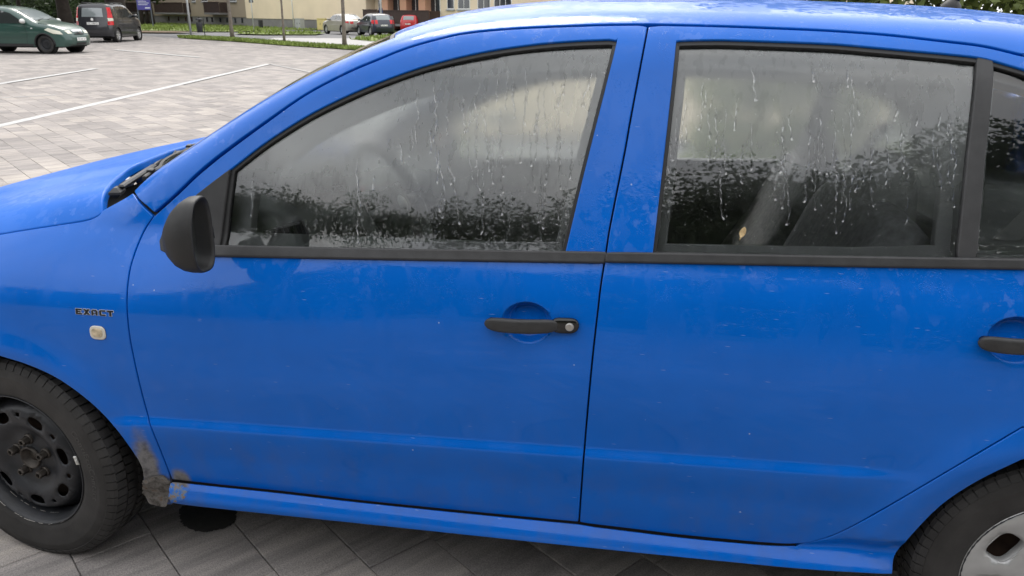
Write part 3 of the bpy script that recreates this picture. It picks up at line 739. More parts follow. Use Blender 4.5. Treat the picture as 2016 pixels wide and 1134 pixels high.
# ---------------------------------------------------------------- lettering
FONT = None
def text_mesh(s, size=1.0, extrude=0.0, offset=0.0):
    cu = bpy.data.curves.new('t', 'FONT'); cu.body = s; cu.size = size; cu.extrude = extrude; cu.offset = offset; cu.resolution_u = 3
    o = bpy.data.objects.new('t', cu); COL.objects.link(o); bpy.context.view_layer.update()
    me = o.evaluated_get(bpy.context.evaluated_depsgraph_get()).to_mesh()
    v = np.array([tuple(q.co) for q in me.vertices]).reshape(-1, 3); f = [tuple(p.vertices) for p in me.polygons]
    o.evaluated_get(bpy.context.evaluated_depsgraph_get()).to_mesh_clear(); bpy.data.objects.remove(o); bpy.data.curves.remove(cu)
    return v, f
def block_letters(word):
    """squared wide capitals drawn as strokes on a 4 x 5 cell; returns list of boxes (x0,x1,z0,z1)"""
    S = {'E': [(0, 4, 0, 1.2), (0, 4, 3.8, 5), (0, 1.3, 0, 5), (0, 3.2, 1.95, 3.05)], 'A': [(0, 1.3, 0, 4.2), (2.7, 4, 0, 4.2), (.7, 3.3, 4.0, 5), (0, 4, 1.6, 2.3)],
         'C': [(.4, 4, 0, 1.2), (.4, 4, 3.8, 5), (0, 1.3, .5, 4.5)], 'T': [(0, 4, 3.7, 5), (1.3, 2.7, 0, 5)], 'X': None}
    out = []
    for i, ch in enumerate(word):
        ox = i*5.1
        if ch == 'X':
            for k in range(7):
                z0 = k*5/7; c = abs((k+.5)/7-.5)*2*1.45
                out += [(ox+2-c-.75, ox+2-c+.75, z0, z0+5/7+.05), (ox+2+c-.75, ox+2+c+.75, z0, z0+5/7+.05)]
        else: out += [(ox+a, ox+b, c, d) for a, b, c, d in S[ch]]
    return out
def badge():
    a, b = hit([(150, 618), (224, 623)]); tl = hit([(150, 607)])[0]
    W_ = 5.1*4+4; sx = (b[0]-a[0])/W_; sz = (tl[2]-a[2])/5.0; sl = (b[2]-a[2])/(b[0]-a[0])
    blk = MB(); rim = MB()
    for x0, x1, z0, z1 in block_letters('EXACT'):
        for mb, g, dep in ((rim, .26, .0006), (blk, 0, .0012)):
            xs = a[0]+np.array([x0-g, x1+g, x1+g, x0-g])*sx; zs = a[2]+np.array([z0-g, z0-g, z1+g, z1+g])*sz+(xs-a[0])*sl
            y = solve_y(xs, zs); mb.add([(x, q-dep, z) for x, q, z in zip(xs, y, zs)]+[(x, q+.002, z) for x, q, z in zip(xs, y, zs)], [(0, 1, 2, 3), (0, 4, 5, 1), (1, 5, 6, 2), (2, 6, 7, 3), (3, 7, 4, 0)])
    r_ = rim.build('badge', P('badge_silver', (.55, .58, .62), .35), FW[0]); blk.build('badge_letters', P('badge_black', (.01, .01, .012), .4), r_)
badge()
# side repeater
def rrect(cx, cz, w, h, e=.6, n=28, rot=0.0):
    o = []
    for j in range(n):
        t = 2*math.pi*j/n; c, q = math.cos(t), math.sin(t); u = math.copysign(abs(c)**e, c)*w; v = math.copysign(abs(q)**e, q)*h
        o.append((cx+u*math.cos(rot)-v*math.sin(rot), cz+u*math.sin(rot)+v*math.cos(rot)))
    return np.array(o)
rc = hit([(193, 655)])[0]
panel('repeater_surround', rrect(rc[0], rc[2], .0205, .0165), mat_=RUBBER, parent=FW, gap=0, lift=.001, grid=(.01, .01), roll=.001, depth=.004, step=.006)
rp = panel('side_repeater', rrect(rc[0], rc[2], .0180, .0145), mat_=WHITE, parent=FW, gap=0, lift=.0035, grid=(.01, .01), roll=.003, depth=.006, step=.006)
panel('repeater_lens', rrect(rc[0], rc[2]+.001, .0125, .0095), mat_=LENS, parent=FW, gap=0, lift=.0052, grid=(.006, .006), roll=.0015, depth=.003, step=.006)

# corroded foot of the front wing
def rustfoot():
    RUST = bpy.data.materials.new('scabby_rust'); RUST.use_nodes = True; t = NT(RUST); b = t.n['Principled BSDF']; co = t.coord()
    t.l.new(t.ramp(t.noise(co, 55, 5, .65), [(.28, (.035, .03, .026)), (.42, (.10, .09, .08)), (.55, (.17, .16, .15)), (.68, (.13, .085, .055)), (.8, (.26, .25, .24))]), b.inputs['Base Color'])
    b.inputs['Roughness'].default_value = .9; t.l.new(t.bump(t.noise(co, 160, 4, .7), .9, .004), b.inputs['Normal'])
    out = xz(hit([(283, 944), (300, 936), (322, 934), (336, 946), (337, 965), (336, 980)]))
    p = hit([(334, 980), (288, 972)]); out = np.vstack([out, [(p[0][0]-.001, p[0][2]-.016), (p[0][0]-.02, p[0][2]-.022), (p[1][0]+.018, p[0][2]-.015), (p[1][0]+.006, p[1][2]-.008), (p[1][0]-.003, p[1][2]+.01)]])
    o = resample(out, .004); o = o+rng.normal(0, .0011, o.shape)
    lo, hi = o.min(0), o.max(0); gx, gy = np.meshgrid(np.arange(lo[0], hi[0], .005), np.arange(lo[1], hi[1], .005)); g = np.stack([gx.ravel(), gy.ravel()], 1)+rng.normal(0, .0008, (gx.size, 2))
    v, f = cdt(o, [], g[inside(g, inset(o, .002))]); y = solve_y(v[:, 0], np.maximum(v[:, 1], .232))
    y = y-.0025-np.abs(rng.normal(0, .0010, len(v)))-.002*np.sin(v[:, 0]*120)*np.sin(v[:, 1]*110)+.05*np.clip(.232-v[:, 1], 0, 1)
    V = np.stack([v[:, 0], y, v[:, 1]], 1); B = V.copy(); B[:, 1] += .012; m = len(V)
    F = [tuple(q) for q in f]+[tuple(q+m)[::-1] for q in f]
    ec = set((t_[i], t_[(i+1) % 3]) for t_ in f for i in range(3)); F += [(j, i, i+m, j+m) for i, j in ec if (j, i) not in ec]
    mk('rusted_wing_foot', V, F, RUST, FW[0], True)
    # flaking front end of the sill
    so = xz(hit([(336, 951), (352, 955), (372, 962), (368, 975), (358, 985), (345, 989), (337, 990)], True)); so = resample(so, .004)+rng.normal(0, .0012, (len(resample(so, .004)), 2))
    panel('rusted_sill_end', so, mat_=RUST2(), parent=SS[0], gap=0, lift=.0008, frame=True, grid=(.006, .006), roll=.0006, depth=.003, step=.004, mirror=False)
def RUST2():
    m, n, l, b = mat('flaking_paint'); t = NT(m); co = t.coord()
    l.new(t.ramp(t.noise(co, 48, 5, .65), [(.36, (.005, .10, .48)), (.47, (.02, .12, .40)), (.53, (.12, .16, .22)), (.60, (.20, .12, .06)), (.68, (.05, .03, .02))]), b.inputs['Base Color']); b.inputs['Roughness'].default_value = .6
    return m
rustfoot()

# ---------------------------------------------------------------- scuttle, wiper, aerial
v_, f_ = tray(); mk('scuttle_tray', v_, f_, P('scuttle_black', (.008, .008, .0085), .6, noise=.3, nscale=30), BODY, True)
def wiper():
    a, b = ground([(238, 368), (303, 326)], 1.0); c, d = ground([(284, 352), (383, 287)], 1.012)
    mb = MB(); dv = b-a; ang = math.atan2(dv[1], dv[0]); L = np.linalg.norm(dv)
    mb.box(tuple((a+b)/2), (L, .017, .010), rz=ang, bev=.004)
    mb.box(tuple(a+np.array([-.008, -.006, -.012])), (.045, .028, .026), rz=ang, bev=.01)
    mb.tube([b, b+(d-c)*.5+np.array([0, 0, .006]), (c+d)/2+np.array([0, 0, .008])], [.006, .005, .004], 8)
    dv2 = d-c; mb.box(tuple((c+d)/2), (np.linalg.norm(dv2), .010, .016), rz=math.atan2(dv2[1], dv2[0]), bev=.003)
    for s in (.12, .36, .64, .88): mb.box(tuple(c+dv2*s+np.array([0, 0, .010])), (.03, .014, .008), rz=math.atan2(dv2[1], dv2[0]), bev=.002)
    mb.build('windscreen_wiper', TRIM, BODY)
wiper()
b_ = at_y([(1872, 14)], YC)[0]; zr_ = solve_z(np.array([b_[0]]), np.array([YC]))[0]
ant = MB(); ant.lathe([(.026, -.004), (.024, .006), (.017, .016), (.009, .022)], 20, Matrix.Translation((b_[0], YC, zr_)))
ant.tube([(b_[0], YC, zr_+.012), (b_[0]+.035, YC, zr_+.05), (b_[0]+.20, YC, zr_+.19)], [.011, .0065, .0035], 10); ant.build('roof_aerial', PLASTIC, BODY, True)

# ---------------------------------------------------------------- tail, nose and underside (mostly out of the picture)
def yzp(name, pts, front, mat_, lift=0.0, holes=(), **k): return panel(name, np.array(pts, float), mode='yz', mat_=mat_, front=front, lift=lift, holes=holes, grid=(.06, .05), mirror=False, step=.04, **k)
def sym(pts): p = np.array(pts, float); q = p.copy(); q[:, 0] = 2*YC-q[:, 0]; return np.vstack([p, q[::-1]])
tg = sym([(YC, 1.36), (.42, 1.345), (.33, 1.28), (.26, 1.10), (.20, .95), (.20, .62), (YC, .60)][:-1]+[(.25, .60)])
rwin = sym([(.47, 1.31), (.40, 1.27), (.33, 1.06), (.36, 1.0)])
TG = yzp('tailgate', tg, False, PAINT, holes=[rwin]); slab('rear_screen', inset(resample(rwin, .05), -.004), [GLASS_OUT, FOG_FAR], TG[0], mode='yz', mirror=False)
yzp('rear_bumper', sym([(.10, .58), (.12, .30), (.2, .24)]), False, PAINT)
yzp('front_bumper', sym([(.16, .60), (.14, .34), (.22, .20)]), True, PAINT)
yzp('radiator_grille', sym([(.42, .75), (.42, .62)]), True, PLASTIC)
for s in (0, 1):
    def fl(p): p = np.array(p, float); p[:, 0] = 2*YC-p[:, 0] if s else p[:, 0]; return p
    yzp('headlamp', fl([(.16, .74), (.41, .745), (.40, .62), (.2, .61)]), True, P('lamp_glass', (.7, .72, .74), .1))
    yzp('tail_lamp', fl([(.10, .95), (.19, .94), (.19, .62), (.10, .60)]), False, P('red_lens', (.4, .01, .012), .2))
kw = dict(gap=.001, grid=(.03, .03), roll=.002)
panel('front_bumper_corner', np.array([(-.775, .60), (-.605, .595), (-.53, .43), (-.405, .31), (-.36, .21), (-.74, .21)]), mat_=PAINT, **kw)
panel('headlamp_corner', np.array([(-.74, .735), (-.61, .745), (-.605, .60), (-.765, .605)]), mat_=P('lamp_glass_side', (.7, .72, .74), .1), **kw)
panel('rear_bumper_corner', np.array([(3.02, .585), (3.135, .585), (3.10, .26), (2.84, .22), (2.83, .36), (2.86, .50)]), mat_=PAINT, **kw)
panel('tail_lamp_corner', np.array([(3.02, .60), (3.125, .60), (3.08, .95), (2.99, .955), (3.02, .75)]), mat_=P('red_lens_side', (.4, .01, .012), .2), **kw)
panel('rear_pillar_corner', np.array([(2.82, 1.26), (2.92, 1.10), (2.99, .96), (3.065, .96), (2.985, 1.16), (2.90, 1.31), (2.80, 1.30)]), mat_=PAINT, **kw)
ub = MB(); ub.box((1.23, YC, .215), (2.0, 1.36, .06)); ub.box((1.23, YC, .20), (3.3, .62, .05)); ub.build('floor_pan', DARK, BODY)
for cx in (0.0, 2.462):
    for s in (0, 1):
        mb = MB(); V = []; F = []; n = 26; yy = [.018, .06, .27]
        for y in yy:
            rr = .346 if y > .03 else .334
            for j in range(n+1):
                a = math.pi*(.07+.86*j/n); V.append((cx+rr*math.cos(a), (2*YC-y if s else y), .285+rr*math.sin(a)))
        for k in range(2):
            for j in range(n): F.append((k*(n+1)+j, k*(n+1)+j+1, (k+1)*(n+1)+j+1, (k+1)*(n+1)+j))
        F.append(tuple(2*(n+1)+j for j in range(n+1)))
        mk('wheel_housing', V, F, DARK, BODY, True)

# ---------------------------------------------------------------- wheels
def cdtdisc(ro, ri, holes, prof, n=72, back=.004, rings=None):
    """pressed disc with holes; height = prof(r). returns verts, faces (local: disc in xy, outwards +z)"""
    out = np.array([(ro*math.cos(a), ro*math.sin(a)) for a in np.linspace(0, 2*math.pi, n, endpoint=False)])
    hs = list(holes)
    if ri: hs.append(np.array([(ri*math.cos(a), ri*math.sin(a)) for a in np.linspace(0, 2*math.pi, 28, endpoint=False)]))
    g = np.array([(r*math.cos(a), r*math.sin(a)) for i, r in enumerate(rings) for a in np.linspace(0, 2*math.pi, max(20, int(r*320)), endpoint=False)+i*.04])
    k = inside(g, inset(out, .002))
    for h in hs: k &= ~inside(g, inset(h, -.0015))
    v, f = cdt(out, hs, g[k]); r = np.hypot(v[:, 0], v[:, 1]); V = [(*p, z) for p, z in zip(v, prof(r))]; F = [tuple(q) for q in f]
    ec = set((t[i], t[(i+1) % 3]) for t in f for i in range(3)); m = len(V); bd = [(i, j) for i, j in ec if (j, i) not in ec]
    idx = {}
    for i, j in bd:
        for q in (i, j):
            if q not in idx: idx[q] = m+len(idx)
    V += [(V[q][0], V[q][1], V[q][2]-back) for q in idx]; F += [(j, i, idx[i], idx[j]) for i, j in bd]
    return V, F
def oval(cx, cy, a, b, rot, n=20, e=.85):
    o = []
    for t in np.linspace(0, 2*math.pi, n, endpoint=False):
        u = math.copysign(abs(math.cos(t))**e, math.cos(t))*a; v = math.copysign(abs(math.sin(t))**e, math.sin(t))*b
        o.append((cx+u*math.cos(rot)-v*math.sin(rot), cy+u*math.sin(rot)+v*math.cos(rot)))
    return np.array(o)
def tyre(M, parent, seed=0):
    mb = MB(); pr = [(.176, .060), (.184, .069), (.190, .0735), (.196, .075), (.199, .0765), (.203, .0770), (.222, .0815), (.240, .0825), (.243, .0832), (.246, .0826), (.258, .0800), (.268, .0755), (.2755, .0690), (.280, .060)]
    prof = pr+[(.2808, .03), (.281, 0), (.2808, -.03)]+[(r, -h) for r, h in reversed(pr)]
    mb.lathe(prof, 96, M)
    NB = 74
    for k in range(NB):
        for ci, (h0, h1, sk) in enumerate(((.036, .0655, .010), (.009, .0325, .02), (-.0325, -.009, -.02), (-.0655, -.036, -.010))):
            a0 = 2*math.pi*(k+(.5 if ci in (1, 2) else 0)*.5)/NB; da = 2*math.pi/NB*.415
            def pt(a, h, r): return M @ Vector((r*math.cos(a), r*math.sin(a), h))
            ro = .2878; hs = (h0, h1); V = []
            for r, sh in ((.2785, 1.0), (ro, .965)):
                for a_, h_ in ((-1, h0), (1, h0), (1, h1), (-1, h1)):
                    hm = (h0+h1)/2; hh = hm+(h_-hm)*sh; rr = r-(.0045 if abs(h_) > .06 else 0)
                    V.append(pt(a0+a_*da*sh+sk*(h_-hm)*18, hh, rr))
            mb.add(V, [(4, 5, 6, 7), (0, 1, 5, 4), (1, 2, 6, 5), (2, 3, 7, 6), (3, 0, 4, 7)])
    for k in range(NB):      # shoulder lugs that wrap on to the sidewall
        for sgn in (1, -1):
            a0 = 2*math.pi*(k+.2)/NB; da = 2*math.pi/NB*.44; V = []
            for r, h in ((.2815, .0640), (.2765, .0712), (.2630, .0790)):
                for a_ in (-1, 1):
                    for lift in (0.0, .0014): V.append(M @ Vector(((r+lift)*math.cos(a0+a_*da), (r+lift)*math.sin(a0+a_*da), sgn*(h+lift*.6))))
            mb.add(V, [(1, 3, 7, 5), (5, 7, 11, 9), (0, 1, 5, 4), (4, 5, 9, 8), (2, 6, 7, 3), (6, 10, 11, 7), (8, 9, 11, 10)])
    t = mb.build('tyre', TYRE, parent, False)
    me = t.data; nf = 96*(len(prof)-1)
    me.polygons.foreach_set('use_smooth', [i < nf for i in range(len(me.polygons))])
    # raised sidewall lettering
    lt = MB()
    def arc(word, r, a_start, size):
        a = a_start
        for ch in word:
            if ch != ' ':
                v, f = text_mesh(ch, size, .0006); w = (v[:, 0].max()-v[:, 0].min()) if len(v) else 0
                V = []
                for q in v:
                    aa = a-(q[0]-v[:, 0].min())/r; rr = r+q[1]-size*.35; h = .0826-abs(rr-.238)*.045+q[2]; V.append(M @ Vector((rr*math.cos(aa), rr*math.sin(aa), h)))
                lt.add(V, f); a -= (w+size*.16)/r
            else: a -= size*.4/r
    arc('ContiEcoContact', .231, R(33), .024); arc('165/70 R14', .236, R(205), .018)
    lt.build('sidewall_lettering', P('tyre_letters', (.05, .048, .046), .6), t)['kind'] = 'stuff'
    return t
def wheel(c, steer, kind, far=False, sc=1.035):
    w = empty('wheel', (0, 0, 0)); w.parent = BODY; w.matrix_parent_inverse = parent_inv(BODY)
    M = Matrix.Translation(c) @ Matrix.Rotation(steer+(math.pi if far else 0), 4, 'Z') @ Matrix.Rotation(R(90), 4, 'X') @ Matrix.Diagonal((sc, sc, 1, 1))
    tyre(M, w)
    rim = MB(); rim.lathe([(.168, -.05), (.166, .0), (.169, .03), (.174, .052), (.180, .062), (.1845, .068), (.1865, .0715), (.1855, .0745), (.183, .0735), (.179, .066), (.1725, .052), (.168, .02)], 72, M)
    if kind == 'steel':
        prof = lambda r: np.interp(r, [.03, .036, .045, .068, .080, .092, .105, .125, .145, .156, .164, .169], [.050, .046, .043, .042, .046, .055, .061, .062, .055, .034, .016, .010])
        hs = []
        for k in range(7):
            a = R(14+360/7*k); hs.append(oval(.121*math.cos(a), .121*math.sin(a), .024, .0145, a+math.pi/2)); a += R(180/7); hs.append(oval(.128*math.cos(a), .128*math.sin(a), .0075, .0055, a+math.pi/2, 12, .4))
        V, F = cdtdisc(.1695, .030, hs, prof, rings=[.033, .036, .04, .045, .055, .065, .072, .08, .086, .092, .098, .105, .112, .12, .128, .136, .144, .15, .156, .161, .165])
        rim.add([M @ Vector(v) for v in V], F)
        r_ = rim.build('steel_rim', STEEL, w, True)
        hub = MB(); hub.lathe([(.030, .044), (.0315, .054), (.029, .0565), (.026, .055), (.0255, .036), (0, .034)], 32, M); hub.lathe([(0, .042), (.014, .042), (.0165, .036)], 6, M); hub.build('hub_cap_seat', BOLT, r_, True)
        for k in range(5):
            a = R(20+72*k); T = M @ Matrix.Translation((.050*math.cos(a), .050*math.sin(a), 0)); b = MB()
            b.lathe([(.0150, .041), (.0142, .047), (.0118, .0495)], 20, T); b.lathe([(.0105, .047), (.0105, .066), (.0088, .0685), (.0062, .0685), (.0058, .058), (0, .058)], 6, T)
            b.build('wheel_bolt', BOLT, w)
        cl = MB(); a = R(12); T = M @ Matrix.Translation((.1825*math.cos(a), .1825*math.sin(a), .0745)) @ Matrix.Rotation(a, 4, 'Z')
        cl.box((0, 0, 0), (.010, .024, .006), bev=.002, M=None); cl.box((.004, .0, .003), (.006, .008, .004), bev=.001)
        cl.v = [tuple(T @ Vector(v)) for v in cl.v]; cl.build('balance_weight', P('zinc', (.5, .5, .48), .4, metal=.6), w)
        scr = MB()
        for _ in range(34):   # kerb scuffs on the lower lip
            a = R(random.uniform(225, 300)); L = random.uniform(.004, .02); rr = random.choice([.1835, .1845, .172, .168]); h = .0745 if rr > .18 else .045
            V = [M @ Vector((rr*math.cos(a+s*L/rr), rr*math.sin(a+s*L/rr), h+dz)) for s in (0, .5, 1) for dz in (-.0004, random.uniform(.0006, .0014))]
            scr.add(V, [(0, 2, 3, 1), (2, 4, 5, 3)])
        scr.build('rim_scuffs', P('bare_metal_scuff', (.4, .38, .35), .6), r_)['kind'] = 'stuff'
    else:
        prof = lambda r: np.interp(r, [0, .03, .05, .09, .12, .16, .18, .189], [.080, .079, .077, .078, .0785, .078, .0765, .071])
        hs = []
        for k in range(7):
            a = R(148+360/7*k); hs.append(oval(.130*math.cos(a), .130*math.sin(a), .036, .029, a+math.pi/2, 24, .62))
        V, F = cdtdisc(.1885, 0, hs, prof, back=.022, rings=[.01, .025, .04, .06, .08, .095, .105, .115, .125, .135, .145, .155, .165, .175, .183])
        hcs = [h.mean(0) for h in hs]; V = [(x, y, z-.015*math.exp(-(min(math.hypot(x-c[0], y-c[1]) for c in hcs)/.043)**2)*(1-float(sstep(.165, .186, math.hypot(x, y))))) for x, y, z in V]
        r_ = rim.build('steel_rim', STEEL, w, True)
        hc = MB(); hc.add([M @ Vector(v) for v in V], F); hc.lathe([(.190, .066), (.1905, .070), (.1885, .0722)], 72, M)
        h_ = hc.build('hub_cap', SILVER, w, True); me = h_.data
        for h in hs:
            lip = MB(); c2 = h.mean(0); pts = [M @ Vector((*(c2+(p-c2)*1.03), .068)) for p in h]; lip.tube(pts+[pts[0]], .0022, 6, cap=False); lip.build('hub_cap_lip', SILVER, h_, True)
    dr = MB(); dr.lathe([(.155, -.03), (.155, .002), (.13, .006), (0, .006)], 40, M); dr.build('brake_drum', P('rusty_iron', (.05, .028, .018), .85, noise=.5, nscale=40), w, True)
    return w
wheel((0.0, .092, .2885), R(-7), 'steel'); wheel((2.480, .096, .2835), 0, 'cap', sc=1.005); wheel((0.0, 2*YC-.092, .2885), R(-7), 'steel', True); wheel((2.480, 2*YC-.096, .2835), 0, 'cap', True, 1.005)
# ---------------------------------------------------------------- cabin
def loft_y(prof, y0, y1, n=14, crown=.0):
    """prism with (x,z) profile running across the car, slightly crowned"""
    V = []; F = []; k = len(prof)
    for i in range(n+1):
        y = y0+(y1-y0)*i/n; s = 1-crown*(2*i/n-1)**4
        for x, z in prof: V.append((x, y, z*s+(1-s)*.6))
    for i in range(n):
        for j in range(k): F.append((i*k+j, i*k+(j+1) % k, (i+1)*k+(j+1) % k, (i+1)*k+j))
    F += [tuple(range(k))[::-1], tuple(range(n*k, n*k+k))]
    return V, F
INNER = lambda x, z, d: ys(np.array([x]), np.array([z]))[0]+d
dash = cat([(.36, .90), (.40, .965), (.48, .99), (.58, .985), (.66, .955), (.705, .905), (.70, .84), (.66, .74), (.60, .62), (.50, .50), (.40, .50), (.36, .7), (.36, .90)], 4)[:-1]
V, F = loft_y(dash, .19, 2*YC-.19, 24, .02); DASH = mk('dashboard', V, F, CABIN, BODY, True)
# air vents in the end of the dashboard
def vent(px, w, h, slats, rz):
    c = at_y([px], .20)[0]; c = np.array([c[0], .20, c[2]]); mb = MB(); T = Matrix.Translation(c) @ Matrix.Rotation(rz, 4, 'Z') @ Matrix.Rotation(R(-14), 4, 'Y')
    mb.box((0, 0, 0), (w, .02, h), bev=.004); fr = [tuple(T @ Vector(v)) for v in mb.v]
    o = mk('air_vent', fr, mb.f, TRIM, DASH); 
    for k in range(slats):
        m2 = MB(); s = (k+.5)/slats-.5
        m2.box((s*w*.9, -.011, 0), (w*.9/slats*.62, .006, h*.8), bev=.001); mk('vent_slat', [tuple(T @ Vector(v)) for v in m2.v], m2.f, DARK, o)
vent((548, 457), .095, .042, 6, R(24)); vent((478, 430), .05, .012, 1, R(20))
# instrument hood and steering wheel (left-hand drive)
sw = at_y([(752, 400)], .46)[0]; ax = Vector((math.cos(R(24)), 0, math.sin(R(24)))); M = Matrix.Translation(sw) @ ax.to_track_quat('Z', 'Y').to_matrix().to_4x4()
mb = MB()
ring = [M @ Vector((.182*math.cos(a), .182*math.sin(a), 0)) for a in np.linspace(0, 2*math.pi, 49)]
mb.tube(ring, .0165, 12, cap=False); mb.lathe([(0, .03), (.055, .028), (.085, .01), (.09, -.02), (.05, -.05)], 24, M)
for a in (0, 180, 270): mb.tube([M @ Vector((.06*math.cos(R(a)), .06*math.sin(R(a)), 0)), M @ Vector((.175*math.cos(R(a)), .175*math.sin(R(a)), -.005))], [.024, .015], 8)
SW = mb.build('steering_wheel', CABIN, BODY, True)
eb = MB(); eb.lathe([(0, .036), (.022, .035), (.026, .031)], 24, M); eb.build('wheel_boss_badge', P('boss_badge', (.35, .38, .36), .4), SW, True)
mb = MB(); mb.tube([sw-np.array(ax)*.03, sw-np.array(ax)*.22], [.045, .06], 14)
mb.tube([sw+np.array([-.06, -.02, .01]), sw+np.array([-.06, -.18, .045])], [.009, .007], 8); mb.tube([sw+np.array([-.06, .02, .01]), sw+np.array([-.06, .18, .03])], [.009, .007], 8)
mb.build('steering_column', CABIN, BODY, True)
V, F = loft_y(cat([(.50, .98), (.56, 1.045), (.63, 1.055), (.68, 1.03), (.66, .97), (.5, .97), (.50, .98)], 3)[:-1], .30, .64, 12, .06); IH = mk('instrument_hood', V, F, CABIN, BODY, True)
wl_ = MB(); c = sw-np.array(ax)*.10+np.array([0, 0, .09]); wl_.box(tuple(c), (.008, .014, .008)); 
wl_.build('warning_light', P('red_tell_tale', (.6, .03, .03), .3), IH)
# seats
def seat(y, xh, rake, wid, rear=False):
    s = MB(); hw = wid/2
    cush = cat([(xh-.48, .44), (xh-.5, .50), (xh-.42, .545), (xh-.2, .525), (xh, .50), (xh+.05, .45), (xh, .38), (xh-.4, .38), (xh-.48, .44)], 4)[:-1]
    V, F = loft_y(cush, y-hw, y+hw, 10, .07); nm = 'rear_seat' if rear else 'front_seat'
    root = mk(nm, V, F, CLOTH, BODY, True)
    bx = math.sin(rake); bz = math.cos(rake); H_ = .60
    pr = []
    for s_, t_ in ((0, -.055), (.12, -.085), (.35, -.075), (.6, -.055), (.9, -.055), (1.0, -.03), (1.0, .03), (.9, .06), (.3, .07), (0, .07)):
        pr.append((xh-.02+bx*H_*s_+bz*t_, .46+bz*H_*s_-bx*t_))
    V, F = loft_y(cat(pr+[pr[0]], 3)[:-1], y-hw, y+hw, 12, .05); mk('backrest', V, F, CLOTH, root, True)
    k_h = .11 if not rear else .03; tx, tz = xh-.02+bx*(H_+k_h), .46+bz*(H_+k_h)
    hp = [(tx-.045*bz-.05*bx, tz-.06), (tx-.05, tz), (tx-.03, tz+.075), (tx+.03, tz+.08), (tx+.05, tz), (tx+.04, tz-.07)]
    V, F = loft_y(cat(hp+[hp[0]], 3)[:-1], y-.13, y+.13, 10, .08); hd = mk('head_rest', V, F, CLOTH, root, True)
    for o in (-.06, .06): pp = MB(); pp.tube([(tx-bx*.12, y+o, tz-.15), (tx, y+o, tz)], .006, 8); pp.build('head_rest_post', TRIM, hd)
    return root
seat(.46, 1.32, R(20), .50); seat(2*YC-.46, 1.32, R(20), .50)
seat(.46, 1.93, R(21), .58, True); seat(2*YC-.46, 1.93, R(21), .58, True)
mb = MB(); mb.tube([(2.42, .25, 1.12), (2.30, .24, 1.0), (2.02, .27, .55)], .002, 4)
# seat belt webbing
def strap(p, w):
    V = []; F = []
    for i, q in enumerate(p): V += [(q[0]-w/2, q[1], q[2]), (q[0]+w/2, q[1]-.004, q[2])]
    for i in range(len(p)-1): F.append((2*i, 2*i+1, 2*i+3, 2*i+2))
    return V, F
for s in (0, 1):
    V, F = strap([(2.44, .21, 1.15), (2.34, .21, 1.0), (2.2, .23, .78), (2.1, .25, .55)], .05); V = [(x, 2*YC-y if s else y, z) for x, y, z in V]; mk('seat_belt', V, F, P('belt_web', (.16, .16, .16), .8), BODY)
    V, F = strap([(1.62, .20, 1.12), (1.58, .18, .95), (1.55, .16, .5)], .05); V = [(x, 2*YC-y if s else y, z) for x, y, z in V]; mk('seat_belt', V, F, P('belt_web2', (.05, .05, .05), .8), BODY)
# inner skins: door cards, pillar trims, rear quarter trim, parcel shelf, headlining, floor
for s in (0, 1):
    def card(name, pts, d, mat_, step=.05):
        o = resample(np.array(pts, float), step); 
        if area(o) < 0: o = o[::-1]
        lo, hi = o.min(0), o.max(0); gx, gy = np.meshgrid(np.arange(lo[0], hi[0], .08), np.arange(lo[1], hi[1], .04)); g = np.stack([gx.ravel(), gy.ravel()], 1)
        v, f = cdt(o, [], g[inside(g, inset(o, .01))]); yv = np.maximum(interp(v[:, 1], DOORZ, DOORY)+d, .0); V = np.stack([v[:, 0], 2*YC-yv if s else yv, v[:, 1]], 1)
        mk(name, V, [tuple(q) for q in f], mat_, BODY, True)
    card('door_card', [(.47, .30), (.47, .93), (1.44, .948), (1.44, .30)], .055, CABIN)
    card('door_card', [(1.52, .30), (1.52, .955), (2.42, .985), (2.42, .70), (2.1, .30)], .055, CABIN)
    card('pillar_trim', [(1.40, .93), (1.49, 1.37), (1.62, 1.37), (1.615, .93)], .075, FRAMEIN)
    card('quarter_trim', [(2.16, .60), (2.42, .98), (2.56, 1.02), (2.50, 1.22), (2.30, 1.34), (2.9, 1.30), (3.0, .60)], .075, CABIN)
mb = MB(); mb.box((2.62, YC, .97), (.74, 1.3, .02)); mb.build('parcel_shelf', CABIN, BODY)
mb = MB(); mb.box((1.4, YC, .27), (2.2, 1.34, .03)); mb.build('carpet', DARK, BODY)
xs2 = np.linspace(1.0, 2.8, 12); ys2 = np.linspace(.34, 2*YC-.34, 10); gx, gy = np.meshgrid(xs2, ys2); zz = solve_z(gx.ravel(), gy.ravel())-.035
V = np.stack([gx.ravel(), gy.ravel(), zz], 1); F = [(i*12+j, i*12+j+1, (i+1)*12+j+1, (i+1)*12+j) for i in range(9) for j in range(11)]
mk('headlining', V, F, LINER, BODY, True)
